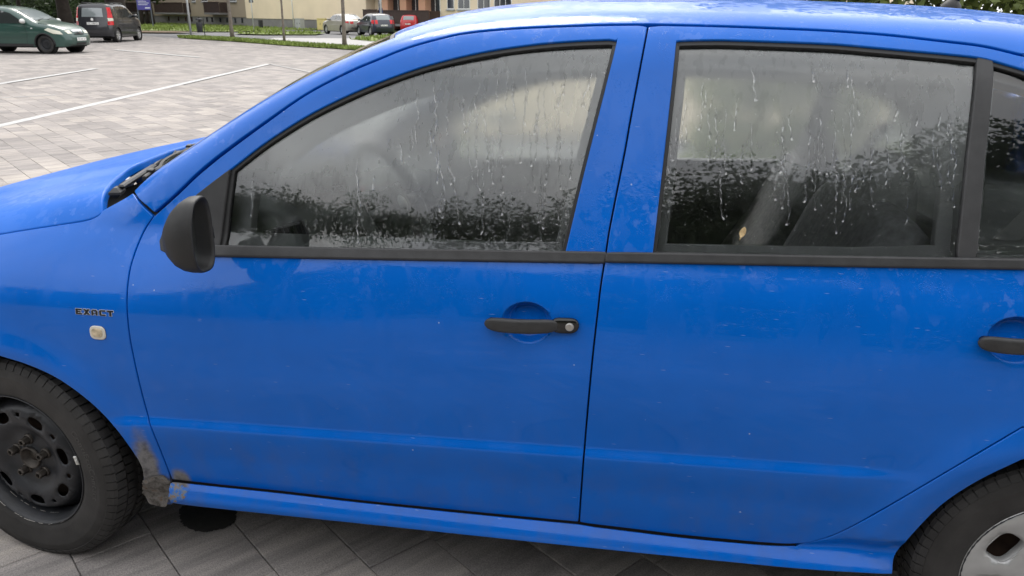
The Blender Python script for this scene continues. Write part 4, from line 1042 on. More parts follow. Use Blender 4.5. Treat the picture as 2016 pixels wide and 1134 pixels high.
# ---------------------------------------------------------------- terrain: level car park, falling gently beyond the grass verge
VA, VB = np.array([-22.4, 36.5]), np.array([-9.8, 27.9]); VD = (VB-VA)/np.linalg.norm(VB-VA); VN = np.array([-VD[1], VD[0]])
if VN[1] < 0: VN = -VN
def beyond(x, y): return (x-VA[0])*VN[0]+(y-VA[1])*VN[1]
def zter(x, y): return -.5*sstep(0, 28, beyond(x, y))
def terr(px):
    d = rays(px); out = []
    for q in d:
        lo, hi = 1.0, 400.0
        for _ in range(60):
            m = (lo+hi)/2; p = CAM+m*q
            if p[2] > zter(p[0], p[1]): lo = m
            else: hi = m
        out.append(CAM+hi*q)
    return np.array(out)
def along(px, depth):
    """ground point below the line of sight at a given distance"""
    d = rays([px])[0]; t = depth/np.dot(d, _f); p = CAM+t*d; p[2] = zter(p[0], p[1]); return p
def sheet(name, poly, lift, mat_, cell=2.0, kind='structure'):
    o = resample(np.array(poly, float)[:, :2], cell)
    if area(o) < 0: o = o[::-1]
    lo, hi = o.min(0), o.max(0); gx, gy = np.meshgrid(np.arange(lo[0], hi[0], cell), np.arange(lo[1], hi[1], cell)); g = np.stack([gx.ravel(), gy.ravel()], 1)
    v, f = cdt(o, [], g[inside(g, inset(o, cell*.2))]); z = zter(v[:, 0], v[:, 1])+lift
    ob = mk(name, np.stack([v[:, 0], v[:, 1], z], 1), [tuple(q) for q in f], mat_); ob['kind'] = kind; return ob
# materials
PDIR = R(-39)
def paver_mat(name, geo=True):
    m, n, l, b = mat(name); t = NT(m); co = t.mapping(t.coord(), rot=(0, 0, -PDIR))
    if geo:
        at = n.new('ShaderNodeAttribute'); at.attribute_name = 'tint'; tone = at.outputs['Fac']
    else:
        br = n.new('ShaderNodeTexBrick'); l.new(co, br.inputs['Vector']); br.inputs['Scale'].default_value = 1.0; br.inputs['Brick Width'].default_value = .42; br.inputs['Row Height'].default_value = .2
        br.inputs['Mortar Size'].default_value = .0035; br.inputs['Color1'].default_value = (0, 0, 0, 1); br.inputs['Color2'].default_value = (1, 1, 1, 1); br.inputs['Mortar'].default_value = (.5, .5, .5, 1); br.inputs['Bias'].default_value = 0
        tone = br.outputs['Color']
    cj = n.new('ShaderNodeVectorMath'); cj.operation = 'MULTIPLY_ADD'; l.new(tone, cj.inputs[0]); cj.inputs[1].default_value = (310, 170, 0); l.new(t.mapping(co, (19, 1.6, 1)), cj.inputs[2]); band = t.noise(cj.outputs[0] if geo else t.mapping(co, (16, 1.6, 1)), 1.0, 3, .6); blot = t.noise(co, 1.1, 3); grit = t.noise(co, 260, 2, .7)
    k = t.math('ADD', t.math('ADD', t.math('MULTIPLY', tone, .46 if geo else .34), .08), t.math('MULTIPLY', t.math('SUBTRACT', band, .5), 1.5))
    col = t.ramp(k, [(.0, (.215, .198, .190)), (.22, (.28, .258, .245)), (.42, (.34, .31, .288)), (.62, (.395, .357, .322)), (.85, (.45, .41, .366))])
    sp = t.mapr(grit, .3, .72, .62, 1.25); bl = t.mapr(blot, .3, .7, .86, 1.08)
    sc = n.new('ShaderNodeVectorMath'); sc.operation = 'SCALE'; l.new(col, sc.inputs[0]); l.new(t.math('MULTIPLY', sp, bl), sc.inputs['Scale'])
    c2 = sc.outputs[0]
    if not geo: c2 = t.mix(br.outputs['Fac'], c2, (.20, .19, .18))
    l.new(c2, b.inputs['Base Color']); b.inputs['Roughness'].default_value = .85; b.inputs['Specular IOR Level'].default_value = .3
    if geo: l.new(t.bump(grit, .35, .002), b.inputs['Normal'])
    return m
PAVE = paver_mat('paving_stone'); PAVE_FAR = paver_mat('paving_far', False)
SAND = P('joint_sand', (.10, .092, .082), .95, noise=.4, nscale=30)
ASPH = P('asphalt', (.13, .13, .135), .85, noise=.25, nscale=1.2)
CONC = P('pale_concrete', (.36, .35, .34), .85, noise=.15, nscale=1.0)
LAWN = P('lawn_soil', (.14, .18, .04), .95, noise=.45, nscale=1.5)
LEAFY = P('leaf_litter', (.13, .085, .045), .95, noise=.5, nscale=3)
PAINTW = P('road_paint', (.41, .41, .405), .7, noise=.22, nscale=9)
# one sheet to the horizon
lo_, hi_, n_ = -420, 420, 60
gs = np.sort(np.concatenate([np.linspace(lo_, hi_, 40), np.linspace(-60, 60, 61)])); gx, gy = np.meshgrid(gs, gs); k_ = len(gs)
Vg = np.stack([gx.ravel(), gy.ravel(), zter(gx.ravel(), gy.ravel())-.05], 1); Fg = [(i*k_+j, i*k_+j+1, (i+1)*k_+j+1, (i+1)*k_+j) for i in range(k_-1) for j in range(k_-1)]
tag(mk('ground', Vg, Fg, ASPH), kind='structure')
lot = np.array([VA+VD*60-VN*.0, VA-VD*30, VA-VD*30-VN*75, VA+VD*60-VN*75])
LOT = sheet('paved_car_park', lot, -.009, PAVE_FAR, 4.0)
# paving stones laid in rows at 39 degrees
dU = np.array([math.cos(PDIR), math.sin(PDIR)]); dV = np.array([-dU[1], dU[0]]); ROW = .2005; V0 = .262
def proj(p):
    d = np.asarray(p)-CAM; z = d@_f; return PW/2+FPX*(d@_r)/z, PH/2-FPX*(d@_u)/z, z
stones = []
rs = np.random.default_rng(3)
for k in range(-34, 92):
    v = V0+ROW*(k+.5); u = -20.0+rs.uniform(0, .4)
    while u < 12:
        L = rs.choice([.30, .40, .40, .50]); c = dU*(u+L/2)+dV*v; u += L
        dd = math.hypot(c[0]-1.4, c[1]-.5)
        near = dd < 4.2 and -3.2 < c[1] < 3.2
        x, y, z = proj((c[0], c[1], 0))
        vis = z > .5 and -150 < x < 800 and 95 < y < 560 and z < 15.5
        if near or vis: stones.append((c, L, x, y, z))
def stone_geo(c, L, z0, tilt):
    hl, hw = L/2-.0013, ROW/2-.0013; b = .0020; V = []
    for ins, z in ((0, -.03), (0, -b), (b, 0)):
        for s, q in ((-1, -1), (1, -1), (1, 1), (-1, 1)):
            p = c+dU*s*(hl-ins)+dV*q*(hw-ins); V.append((p[0], p[1], z+z0+tilt[0]*s+tilt[1]*q))
    F = [(8, 9, 10, 11)]+[(4+i, 4+(i+1) % 4, 8+(i+1) % 4, 8+i) for i in range(4)]+[(i, (i+1) % 4, 4+(i+1) % 4, 4+i) for i in range(4)]
    return V, F
def hood_hides(x, y): return (y > 380-x*.26 and y < 985+max(0, x-330)*.105) or (y <= 380-x*.26 and x > 400 and y > 275-(x-400)*.8)
sc_ = []
for i, (c, L, x, y, z) in enumerate(stones):
    infr = -30 < x < PW+30 and 60 < y < PH+40 and z > .3 and not hood_hides(x, y)
    a = (FPX/z)**2*L*ROW*abs(CAM[2])/math.hypot(*(c-CAM[:2]), CAM[2]) if infr else -1
    sc_.append(a)
order = np.argsort(sc_)[::-1]; single = set(order[:300].tolist())
stuff = MB(); tints = []
for i, (c, L, x, y, z) in enumerate(stones):
    t_ = float(rs.beta(1.6, 1.6)); V, F = stone_geo(c, L, rs.normal(0, .0007), rs.normal(0, .0005, 2))
    if i in single and sc_[i] > 0:
        o = mk('paving_stone', V, F, PAVE, LOT); a = o.data.attributes.new('tint', 'FLOAT', 'POINT'); a.data.foreach_set('value', [t_]*len(V))
    else: stuff.add(V, F); tints += [t_]*len(V)
o = stuff.build('paving_stones', PAVE, LOT); a = o.data.attributes.new('tint', 'FLOAT', 'POINT'); a.data.foreach_set('value', tints); o['kind'] = 'stuff'
bed = sheet('joint_bed', [(-14, 14), (-14, 3), (-5, -5), (8, -5), (8, 5), (2, 9)], -.0105, SAND, 2.0) if False else None
# painted bay lines
def line(a, b, w, ext0=0.0, ext1=0.0):
    a, b = ground([a, b])[:, :2]; d = (b-a)/np.linalg.norm(b-a); n = np.array([-d[1], d[0]])*w/2; a = a-d*ext0; b = b+d*ext1
    k = 24; V = []
    for i in range(k+1):
        p = a+(b-a)*i/k
        for s in (-1, 1): q = p+n*s*(1+rs.normal(0, .03)); V.append((q[0], q[1], .004))
    o = mk('bay_line', V, [(2*i, 2*i+1, 2*i+3, 2*i+2) for i in range(k)], PAINTW); o['kind'] = 'structure'; return o
line((0, 248), (530, 126), .155, 2.5, 0); line((0, 165), (190, 135), .16, 2.5, 0); line((530, 126), (640, 148), .05); line((227, 98), (392, 113), .16); line((2, 193), (110, 187), .05)
# wet patch under the sill
ws = ground([(352, 1004), (356, 1028), (372, 1042), (400, 1049), (425, 1046), (452, 1037), (465, 1022), (462, 1000), (440, 985), (390, 985)])[:, :2]
wet = P('oily_wet_patch', (.03, .029, .027), .45, spec=.3, noise=.3, nscale=60)
wo = cat(np.vstack([ws, ws[:1]]), 9)[:-1]; wo = wo+rs.normal(0, .0022, wo.shape); wv = [(p[0], p[1], .0035) for p in wo]; tag(mk('oil_stain', wv, [tuple(range(len(wv)))], wet), kind='structure')

# ---------------------------------------------------------------- verge, road, lawns
g_near = terr([(352, 75), (400, 78.5), (460, 82), (560, 90), (640, 95), (700, 99)]); g_far = terr([(352, 72.5), (400, 74), (460, 77), (560, 84.5), (640, 90), (700, 94.5)])
def ext(a, k, L): d = a[k]-a[k+1 if k == 0 else k-1]; return a[k]+d/np.linalg.norm(d)*L
verge = np.vstack([g_near, [ext(g_near, -1, 14)], [ext(g_far, -1, 14)], g_far[::-1]])
LAWN1 = sheet('verge_grass', verge, .02, LAWN, 1.0)
lw = terr([(215, 60), (340, 61), (400, 62.5), (470, 62.5), (560, 59), (640, 58.5), (640, 56), (486, 50), (340, 43), (215, 40)]); sheet('building_lawn', lw, .02, LAWN, 3.0)
li = terr([(150, 64), (340, 65), (400, 64.5), (340, 62), (150, 61)]); sheet('leaf_strewn_edge', li, .03, LEAFY, 2.0)
isl = terr([(462, 67), (520, 68.5), (620, 68.5), (640, 66), (600, 62.5), (540, 62.5), (470, 65)]); sheet('lawn_island', isl, .03, LAWN, 2.0)
isr = terr([(690, 78), (730, 82), (800, 84), (900, 80), (900, 60), (800, 58), (750, 70)]); sheet('lawn_corner', isr, .03, LAWN, 2.0)
cc = terr([(520, 80), (700, 95), (740, 95), (760, 82), (690, 76), (540, 75)]); sheet('concrete_apron', cc, .012, CONC, 2.0)
back = [(-60, -9), (60, -9), (60, -60), (-60, -60)]; sheet('rear_lawn', back, .02, LAWN, 6.0)
def blades(name, polys, n, h, seed):
    r2 = np.random.default_rng(seed); V = []; F = []
    per = [abs(area(np.array(p)[:, :2])) for p in polys]; tot = sum(per)
    for p, a in zip(polys, per):
        p = np.array(p)[:, :2]; lo, hi = p.min(0), p.max(0); want = int(n*a/tot); c = 0
        while c < want:
            q = lo+(hi-lo)*r2.random((want*2, 2)); q = q[inside(q, p)][:want-c]; c += len(q)
            for x, y in q:
                z = float(zter(x, y))+.02; hh = h*r2.uniform(.5, 1.4); w = hh*.35; an = r2.uniform(0, 6.28); dx, dy = math.cos(an)*w, math.sin(an)*w; b = len(V); lx, ly = r2.normal(0, hh*.4, 2)
                V += [(x-dx, y-dy, z), (x+dx, y+dy, z), (x+lx, y+ly, z+hh)]; F.append((b, b+1, b+2))
    return V, F
GRASS = P('grass_blade', (.17, .225, .045), .8, noise=.4, nscale=2)
V, F = blades('grass', [verge], 9000, .10, 1); tag(mk('verge_grass_blades', V, F, GRASS), 'short green grass of the narrow verge beyond the car park', 'grass', kind='stuff')
V, F = blades('grass', [lw, isl, isr], 9000, .16, 2); tag(mk('lawn_grass_blades', V, F, GRASS), 'green grass of the lawns in front of the apartment block', 'grass', kind='stuff')

# ---------------------------------------------------------------- foliage
def leafmat(name, c1, c2):
    m, n, l, b = mat(name); t = NT(m); g = n.new('ShaderNodeNewGeometry')
    v = t.noise(t.coord(), 1.3, 2); col = t.mix(t.math('ADD', t.math('MULTIPLY', g.outputs['Random Per Island'], .7), t.mapr(v, .3, .7, 0, .3)), c1, c2)
    l.new(col, b.inputs['Base Color']); b.inputs['Roughness'].default_value = .55
    tr = n.new('ShaderNodeBsdfTranslucent'); l.new(col, tr.inputs['Color']); out = n['Material Output']; l.new(t.shmix(.28, b.outputs[0], tr.outputs[0]), out.inputs['Surface'])
    return m
LEAF_DARK = leafmat('dark_leaf', (.018, .034, .010), (.05, .085, .022)); LEAF_YEL = leafmat('hedge_leaf', (.06, .095, .022), (.20, .24, .06)); LEAF_MID = leafmat('mid_leaf', (.03, .055, .014), (.085, .12, .03))
BARK = P('bark', (.075, .06, .048), .95, noise=.5, nscale=9, bump=.8, bscale=30); BARKD = P('dark_bark', (.032, .025, .02), .95, noise=.5, nscale=6, bump=.8, bscale=20); BARKY = P('young_bark', (.17, .145, .12), .9, noise=.35, nscale=10, bump=.5, bscale=40)
def leaves(centres, radii, n, size, seed):
    r2 = np.random.default_rng(seed); V = []; F = []
    C = np.array(centres); Rr = np.array(radii); pr = np.prod(Rr, axis=1)**(2/3); pr /= pr.sum()
    idx = r2.choice(len(C), n, p=pr); d = r2.normal(size=(n, 3)); d /= np.linalg.norm(d, axis=1, keepdims=True); rad = r2.random(n)**.45
    P_ = C[idx]+d*Rr[idx]*rad[:, None]
    A = r2.normal(size=(n, 3)); A /= np.linalg.norm(A, axis=1, keepdims=True); B = np.cross(A, r2.normal(size=(n, 3))); B /= np.linalg.norm(B, axis=1, keepdims=True)
    s = size*r2.uniform(.6, 1.3, n)[:, None]
    q = np.stack([P_-A*s, P_+B*s*.55, P_+A*s, P_-B*s*.55], 1).reshape(-1, 3)
    return q, [(4*i, 4*i+1, 4*i+2, 4*i+3) for i in range(n)]
def clumps(r2, base, top, rad, n, cr):
    c = []; rr = []
    for i in range(n):
        s = r2.random(); z = base+(top-base)*s; w = rad*(math.sin(math.pi*(.12+.80*s))**.7); a = r2.uniform(0, 6.28); q = w*math.sqrt(r2.random())
        c.append((q*math.cos(a), q*math.sin(a), z)); k = cr*r2.uniform(.6, 1.25); rr.append((k, k, k*.75))
    return c, rr
CROWNS = {}
def tree(name, label, loc, h, trunk_r, crown_base, rad, bark, leaf, seed, n=7000, size=.16, group=None, lean=0.0, nclump=26, share=None):
    r2 = np.random.default_rng(seed); t = empty(name, loc); tag(t, label, 'tree', group)
    mb = MB(); pts = [(lean*s*h+.06*math.sin(s*5+seed)*trunk_r*4, .05*math.cos(s*4+seed)*trunk_r*4, h*.8*s-.05) for s in np.linspace(0, 1, 9)]
    mb.tube(pts, [trunk_r*(1.25 if i == 0 else 1-.085*i) for i in range(9)], 12)
    for k in range(9):
        s = r2.uniform(max(.35, min(.7, crown_base/(.8*h))), .9); b = np.array(pts[int(s*8)]); a = r2.uniform(0, 6.28); L = rad*r2.uniform(.5, .95)
        mb.tube([b, b+np.array([math.cos(a)*L*.45, math.sin(a)*L*.45, L*.3]), b+np.array([math.cos(a)*L, math.sin(a)*L, L*.55])], [trunk_r*.42, trunk_r*.25, trunk_r*.08], 7)
    mb.build('trunk', bark, t, True, local=True)
    if share is not None and share in CROWNS:
        o = bpy.data.objects.new('crown', CROWNS[share]); COL.objects.link(o); o.parent = t; o.rotation_euler = (0, 0, r2.uniform(0, 6.28)); o.scale = (rad/4, rad/4, h/9)
    else:
        c, rr = clumps(r2, crown_base, h if share is None else 9, rad if share is None else 4, nclump, (rad if share is None else 4)*.36); q, f = leaves(c, rr, n, size, seed); o = mk('crown', q, f, leaf, t, local=True)
        if share is not None: CROWNS[share] = o.data; o.scale = (rad/4, rad/4, h/9)
    return t
# tall trees across the lane behind the photographer (they are mirrored in the glass and the paint)
for i, (x, y, h, rad) in enumerate([(-26, -15, 6.4, 3.6), (-20.5, -14.5, 6.9, 3.8), (-15, -15, 8.4, 3.6), (-10.5, -14, 8.0, 3.4), (-6.2, -14.6, 7.6, 3.6), (-2.2, -14, 7.3, 3.4), (1.5, -13.6, 8.2, 3.6), (5.2, -14, 9.6, 4.0), (9.2, -14, 11.2, 4.3), (13.8, -14, 11.6, 4.6), (18.6, -14, 12, 4.6), (24, -14.5, 12, 4.6), (-32, -16, 9, 4)]):
    tree('roadside_tree', 'tall leafy tree across the lane opposite the blue car, seen mirrored in its windows', (x, y, 0), h, .2, 1.2, rad, BARK, LEAF_DARK, 100+i, 52000, .075, 'trees mirrored in the car windows', nclump=60, share='roadside')
# trees added out of view on the left to darken the bonnet's reflection
for i, (x, y, h, rad) in enumerate([(-30, 2, 13, 5.5), (-33, 10, 15, 6), (-36, 18, 16, 6.5), (-40, 27, 16, 6.5)]):
    tree('backdrop_tree', ('added tree out of view left of the car park, nearest the lane', 'second added tree out of view left of the car park', 'third added tree out of view left of the car park', 'added tree out of view left of the car park, nearest the green hatchback')[i], (x, y, 0), h, .4, 1.6, rad, BARK, LEAF_DARK, 140+i, 9000, .3, 'added unseen trees left of the car park', nclump=60)
# hedge on the far side of the car
def hedge(name, label, x0, x1, y0, y1, h, n, size, leaf, seed):
    r2 = np.random.default_rng(seed); c = []; rr = []
    for x in np.arange(x0, x1, .45):
        for z in np.arange(.3, h, .45):
            for y in np.arange(y0, y1, .4):
                c.append((x+r2.normal(0, .1)-x0, y+r2.normal(0, .08)-y0, z+r2.normal(0, .1))); k = r2.uniform(.28, .42); rr.append((k, k, k))
    t = empty(name, (x0, y0, 0)); tag(t, label, 'hedge'); q, f = leaves(c, rr, n, size, seed); mk('foliage', q, f, leaf, t, local=True)
    mb = MB()
    for x in np.arange(x0, x1, .7): mb.tube([(x-x0, (y1-y0)/2, -.02), (x-x0+r2.normal(0, .1), (y1-y0)/2, h*.5), (x-x0+r2.normal(0, .2), (y1-y0)/2, h*.9)], [.03, .02, .008], 6)
    mb.build('stems', BARK, t, True, local=True); t.children[-1]['kind'] = 'stuff'; return t
hedge('ivy_hedge', 'dense yellow-green leafy hedge rising behind the blue car roof', 2.3, 13.0, 7.2, 8.2, 3.1, 62000, .058, LEAF_YEL, 5)
hedge('laurel_hedge', 'long dark green hedge below the roadside trees, mirrored low in the car windows', -24.0, 22.0, -12.6, -11.8, 2.6, 60000, .085, LEAF_DARK, 9)
# ---------------------------------------------------------------- cars standing further off
CARGLASS = P('dark_car_glass', (.03, .035, .035), .06, spec=.9); PALEGLASS = P('painted_sky_glass', (.20, .225, .23), .05, spec=1.0)  # PALEGLASS carries the sky's reflection in its pale base colour
REDLENS = P('tail_red', (.55, .012, .018), .25); CLEARLENS = P('lamp_clear', (.62, .61, .5), .15); PLATE = P('number_plate', (.72, .72, .7), .5); PLATEINK = P('plate_ink', (.03, .03, .03), .6); CHROME = P('chrome', (.7, .7, .7), .15, metal=1.0)
ALLOY = P('alloy', (.62, .62, .62), .3, metal=.6); BLK = P('car_black_trim', (.016, .016, .017), .6)
def paint(name, c, rough=.4): return P(name, c, rough, coat=.6, noise=.08, nscale=3)
def bgcar(name, label, L, W, top, wheels, r, mt, loc, rz, scale=1.0, belt=.92, tum=.30, windows=(), screen=None, rear=None, doors=(), rim='steel', cat_='car', group=None, arch_trim=False, flip_origin=None, extra=None, bump_z=(.22, .5)):
    """car from its side silhouette (rear at x=0, nose at x=L): rounded shoulders, wheel arches, panes, lamps, wheels"""
    root = empty(name, loc, rz); root.scale = (scale,)*3; tag(root, label, cat_, group)
    hw = W/2; ox = flip_origin or 0.0
    tp = cat(top, 6); sillz = .22
    # closed outline with arches
    out = list(map(tuple, tp))
    bot = []
    for wx in sorted(wheels, reverse=True):
        ra = r*1.13; a1 = math.asin(min(1, (sillz-r)/ra)); 
        bot += [(wx+ra*math.cos(a), r+ra*math.sin(a)) for a in np.linspace(a1, math.pi-a1, 15)]
    o = resample(np.array(out+bot), .09); tpr = resample(tp, .03, False)
    def dist(p): return np.sqrt(((p[:, None, :]-tpr[None])**2).sum(2)).min(1)
    def yhalf(p):
        x, z = p.T; d = dist(p); rr = .16
        y = hw-.02*((z-.6)/.4)**2*(z < .9)-tum*np.clip(z-belt, 0, None)-.012*np.clip(z-belt+.06, 0, .06)/.06
        y -= .20*np.clip((x-(L-.75))/.75, 0, None)**2.3+.13*np.clip((.6-x)/.6, 0, None)**2.3
        k = np.clip(rr-d, 0, rr); return y-(rr-np.sqrt(rr*rr-k*k))*.75
    lo, hi = o.min(0), o.max(0); gx, gy = np.meshgrid(np.arange(lo[0], hi[0], .075), np.arange(lo[1], hi[1], .055)); g = np.stack([gx.ravel(), gy.ravel()], 1)
    oo = o if area(o) > 0 else o[::-1]
    v, f = cdt(oo, [], g[inside(g, inset(oo, .02))]); y = yhalf(v); n = len(v)
    V = [(p[0]-ox, -q, p[1]) for p, q in zip(v, y)]+[(p[0]-ox, q, p[1]) for p, q in zip(v, y)]
    F = [tuple(q) for q in f]+[tuple(q+n)[::-1] for q in f]
    # skin across the car along the silhouette
    tcol = np.linspace(-1, 1, 11)
    def across(p2, t, off=0.0):
        p2 = np.atleast_2d(p2); yv = yhalf(p2); tg = np.gradient(tpr, axis=0); i = np.array([np.argmin(((tpr-q)**2).sum(1)) for q in p2]); nn = np.stack([-tg[i, 1], tg[i, 0]], 1); nn /= np.linalg.norm(nn, axis=1, keepdims=True)
        nn = np.where((nn[:, 1:] < 0) & (np.abs(nn[:, 1:]) > .5), -nn, nn)
        c = np.array([(.035*(1-t*t)+off)]); q = p2+nn*SG*c; return [(a-ox, t*b, z) for (a, z), b in zip(q, yv)]
    tgv = tpr[1]-tpr[0]; SG = 1.0 if (-tgv[1]) < 0 else -1.0     # outwards at the tail is -x
    tsk = resample(tp, .08, False); b0 = len(V)
    for t in tcol: V += across(tsk, t)
    m = len(tsk)
    for a in range(len(tcol)-1):
        for i in range(m-1): F.append((b0+a*m+i, b0+(a+1)*m+i, b0+(a+1)*m+i+1, b0+a*m+i+1))
    body = mk('body', V, F, mt, root, True, local=True)
    import bmesh
    bm = bmesh.new(); bm.from_mesh(body.data); bmesh.ops.remove_doubles(bm, verts=bm.verts, dist=.004); bmesh.ops.recalc_face_normals(bm, faces=bm.faces); bm.to_mesh(body.data); bm.free()
    body.data.polygons.foreach_set('use_smooth', [True]*len(body.data.polygons))
    def sidepatch(nm, poly, mat_, lift=.006, par=None, sides=(-1, 1), step=.08):
        po = resample(np.array(poly, float), step); po = po if area(po) > 0 else po[::-1]
        lo, hi = po.min(0), po.max(0); gx, gy = np.meshgrid(np.arange(lo[0], hi[0], .1), np.arange(lo[1], hi[1], .08)); g = np.stack([gx.ravel(), gy.ravel()], 1)
        v, f = cdt(po, [], g[inside(g, inset(po, .015))]); yv = yhalf(v)+lift
        for s in sides: mk(nm, [(p[0]-ox, s*q, p[1]) for p, q in zip(v, yv)], [tuple(q) if s < 0 else tuple(q)[::-1] for q in f], mat_, par or root, True, local=True)
    def endpatch(nm, z0, z1, t0, t1, mat_, lift=.008, par=None, front=False, xr=None, narrow=0.0):
        seg = tpr[(tpr[:, 1] >= z0) & (tpr[:, 1] <= z1) & ((tpr[:, 0] > L*.55) if front else (tpr[:, 0] < L*.45))]
        if len(seg) < 2: return
        VV = []; k = 7; mm = len(seg)
        for t in np.linspace(0, 1, k):
            for j, q in enumerate(seg):
                sft = narrow*(q[1]-z0)/(z1-z0); tt = t0+(t1-t0)*t; tt = tt*(1-sft) if narrow else tt
                VV += across(q[None], tt, lift)
        FF = [(a*mm+i, (a+1)*mm+i, (a+1)*mm+i+1, a*mm+i+1) for a in range(k-1) for i in range(mm-1)]
        return mk(nm, VV, FF, mat_, par or root, True, local=True)
    for w in windows: sidepatch('side_window', w, CARGLASS)
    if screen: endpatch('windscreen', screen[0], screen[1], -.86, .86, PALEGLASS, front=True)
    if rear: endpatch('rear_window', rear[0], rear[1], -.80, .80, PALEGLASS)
    for dp in doors:
        VV = []; d = np.array(dp, float); p = resample(d, .06, False); yv = yhalf(p)+.003
        tg = np.gradient(p, axis=0); nn = np.stack([-tg[:, 1], tg[:, 0]], 1); nn /= np.linalg.norm(nn, axis=1, keepdims=True)
        for s in (-1, 1):
            VV = [(a-ox, s*b, z) for (a, z), b in zip(p-nn*.006, yv)]+[(a-ox, s*b, z) for (a, z), b in zip(p+nn*.006, yv)]; mm = len(p)
            mk('door_gap', VV, [(i, i+1, mm+i+1, mm+i) for i in range(mm-1)], BLK, root, local=True)
    for wx in wheels:
        for s in (-1, 1):
            M = Matrix.Translation((wx-ox, s*(hw-.115), r)) @ Matrix.Rotation(R(90)*(1 if s < 0 else -1), 4, 'X'); k = r/.29
            mb = MB(); mb.lathe([(.18*k, .06), (.19*k, .08), (.24*k, .085), (.275*k, .075), (.289*k, .055), (.29*k, 0), (.289*k, -.06), (.2*k, -.08)], 36, M)
            w = mb.build('wheel', TYRE, root, True, local=True)
            m2 = MB(); 
            if rim == 'alloy':
                m2.lathe([(.185*k, .072), (.178*k, .078), (.172*k, .06), (.168*k, .02)], 32, M); m2.lathe([(0, .07), (.04*k, .068), (.05*k, .05)], 16, M)
                for q in range(5):
                    a = R(72*q+15); T = M @ Matrix.Rotation(a, 4, 'Z'); m2.add([T @ Vector(p_) for p_ in ((.02*k, -.03*k, .066), (.175*k, -.022*k, .068), (.175*k, .022*k, .068), (.02*k, .03*k, .066), (.02*k, -.03*k, .04), (.175*k, -.022*k, .04), (.175*k, .022*k, .04), (.02*k, .03*k, .04))], [(0, 1, 2, 3), (0, 4, 5, 1), (1, 5, 6, 2), (2, 6, 7, 3)])
                m2.build('rim', ALLOY, w, False, local=True)
            else:
                m2.lathe([(.185*k, .07), (.18*k, .076), (.172*k, .06), (.16*k, .03), (.14*k, .045), (.10*k, .05), (.06*k, .035), (.03*k, .04), (0, .042)], 32, M); m2.build('rim', STEEL, w, True, local=True)
            m3 = MB(); m3.lathe([(0, .018), (.172*k, .018)], 24, M); m3.build('brake', DARK, w, local=True)
            # dark housing behind the wheel
            m4 = MB(); m4.lathe([(r*1.14, .09), (r*1.15, -.1), (0.01, -.1)], 28, M); m4.build('wheel_housing', DARK, root, True, local=True)
            if arch_trim:
                p = [(wx+r*1.15*math.cos(a), r+r*1.15*math.sin(a)) for a in np.linspace(-.1, math.pi+.1, 22)]; yv = yhalf(np.array(p)); m5 = MB(); m5.tube([(a-ox, s*(b+.002), z) for (a, z), b in zip(p, yv)], .026, 6); m5.build('arch_trim', BLK, root, True, local=True)
    m6 = MB(); m6.box((L/2-ox, 0, .23), (L*.86, W*.86, .1)); m6.build('underbody', DARK, root, local=True)
    for s in (-1, 1):
        mx_ = L*.66-.0; zz = belt+.06; yv = yhalf(np.array([(mx_, zz)]))[0]; m7 = MB(); T = Matrix.Translation((mx_-ox, s*(yv+.1), zz+.04)) @ Matrix.Diagonal((.07, .11, .075, 1)); m7.lathe([(math.cos(a), math.sin(a)) for a in np.linspace(-1.5, 1.5, 9)], 14, T); m7.box((mx_-ox, s*(yv+.03), zz), (.04, .10, .04)); m7.build('door_mirror', extra.get('mirror', mt) if extra else mt, root, True, local=True)
    return root, sidepatch, endpatch
def plate(root, x, z, facing, chars, W_=.46, par=None, tilt=0.0):
    mb = MB(); mb.box((x, 0, z), (.014, W_, .10), bev=.004); p = mb.build('number_plate', PLATE, root, local=True)
    v, f = text_mesh(chars, .085, .0); 
    if len(v):
        w = v[:, 0].max()-v[:, 0].min(); c = (v[:, 0].max()+v[:, 0].min())/2
        V = [(x+facing*.0085, facing*(q[0]-c)*(W_*.82/w), z-.03+q[1]) for q in v]; mk('plate_characters', V, f, PLATEINK, p, local=True)
# green three-door hatchback, right side and nose towards us
GREEN = paint('green_metallic', (.02, .062, .05), .35)
pg = ground([(94, 105.6)])[0]; hd_ = R(4)
gtop = [(.06, .24), (0, .42), (0, .62), (.05, .95), (.22, 1.18), (.42, 1.35), (.8, 1.42), (1.25, 1.44), (1.7, 1.425), (2.05, 1.35), (2.5, 1.13), (2.82, .975), (3.3, .885), (3.58, .77), (3.75, .62), (3.82, .45), (3.80, .30), (3.74, .22)]
G1, sp, ep = bgcar('hatchback_car', 'dark green three-door hatchback parked at the left edge of the car park', 3.82, 1.65, gtop, (.62, 3.11), .29, GREEN, (0, 0, 0), hd_, 1.0, .90, .33,
    windows=[[(.55, .93), (.62, 1.24), (.85, 1.33), (1.2, 1.345), (1.2, .93)], [(1.28, .93), (1.28, 1.345), (1.68, 1.325), (2.0, 1.24), (2.42, 1.0), (2.44, .93)]], screen=(1.0, 1.39), rear=(.98, 1.33), doors=[[(1.24, 1.37), (1.22, .7), (1.26, .3)], [(2.5, .92), (2.56, .6), (2.5, .3)], [(1.26, .3), (2.5, .3)]], arch_trim=True, flip_origin=3.11, extra={'mirror': P('silver_mirror', (.6, .6, .58), .4)})
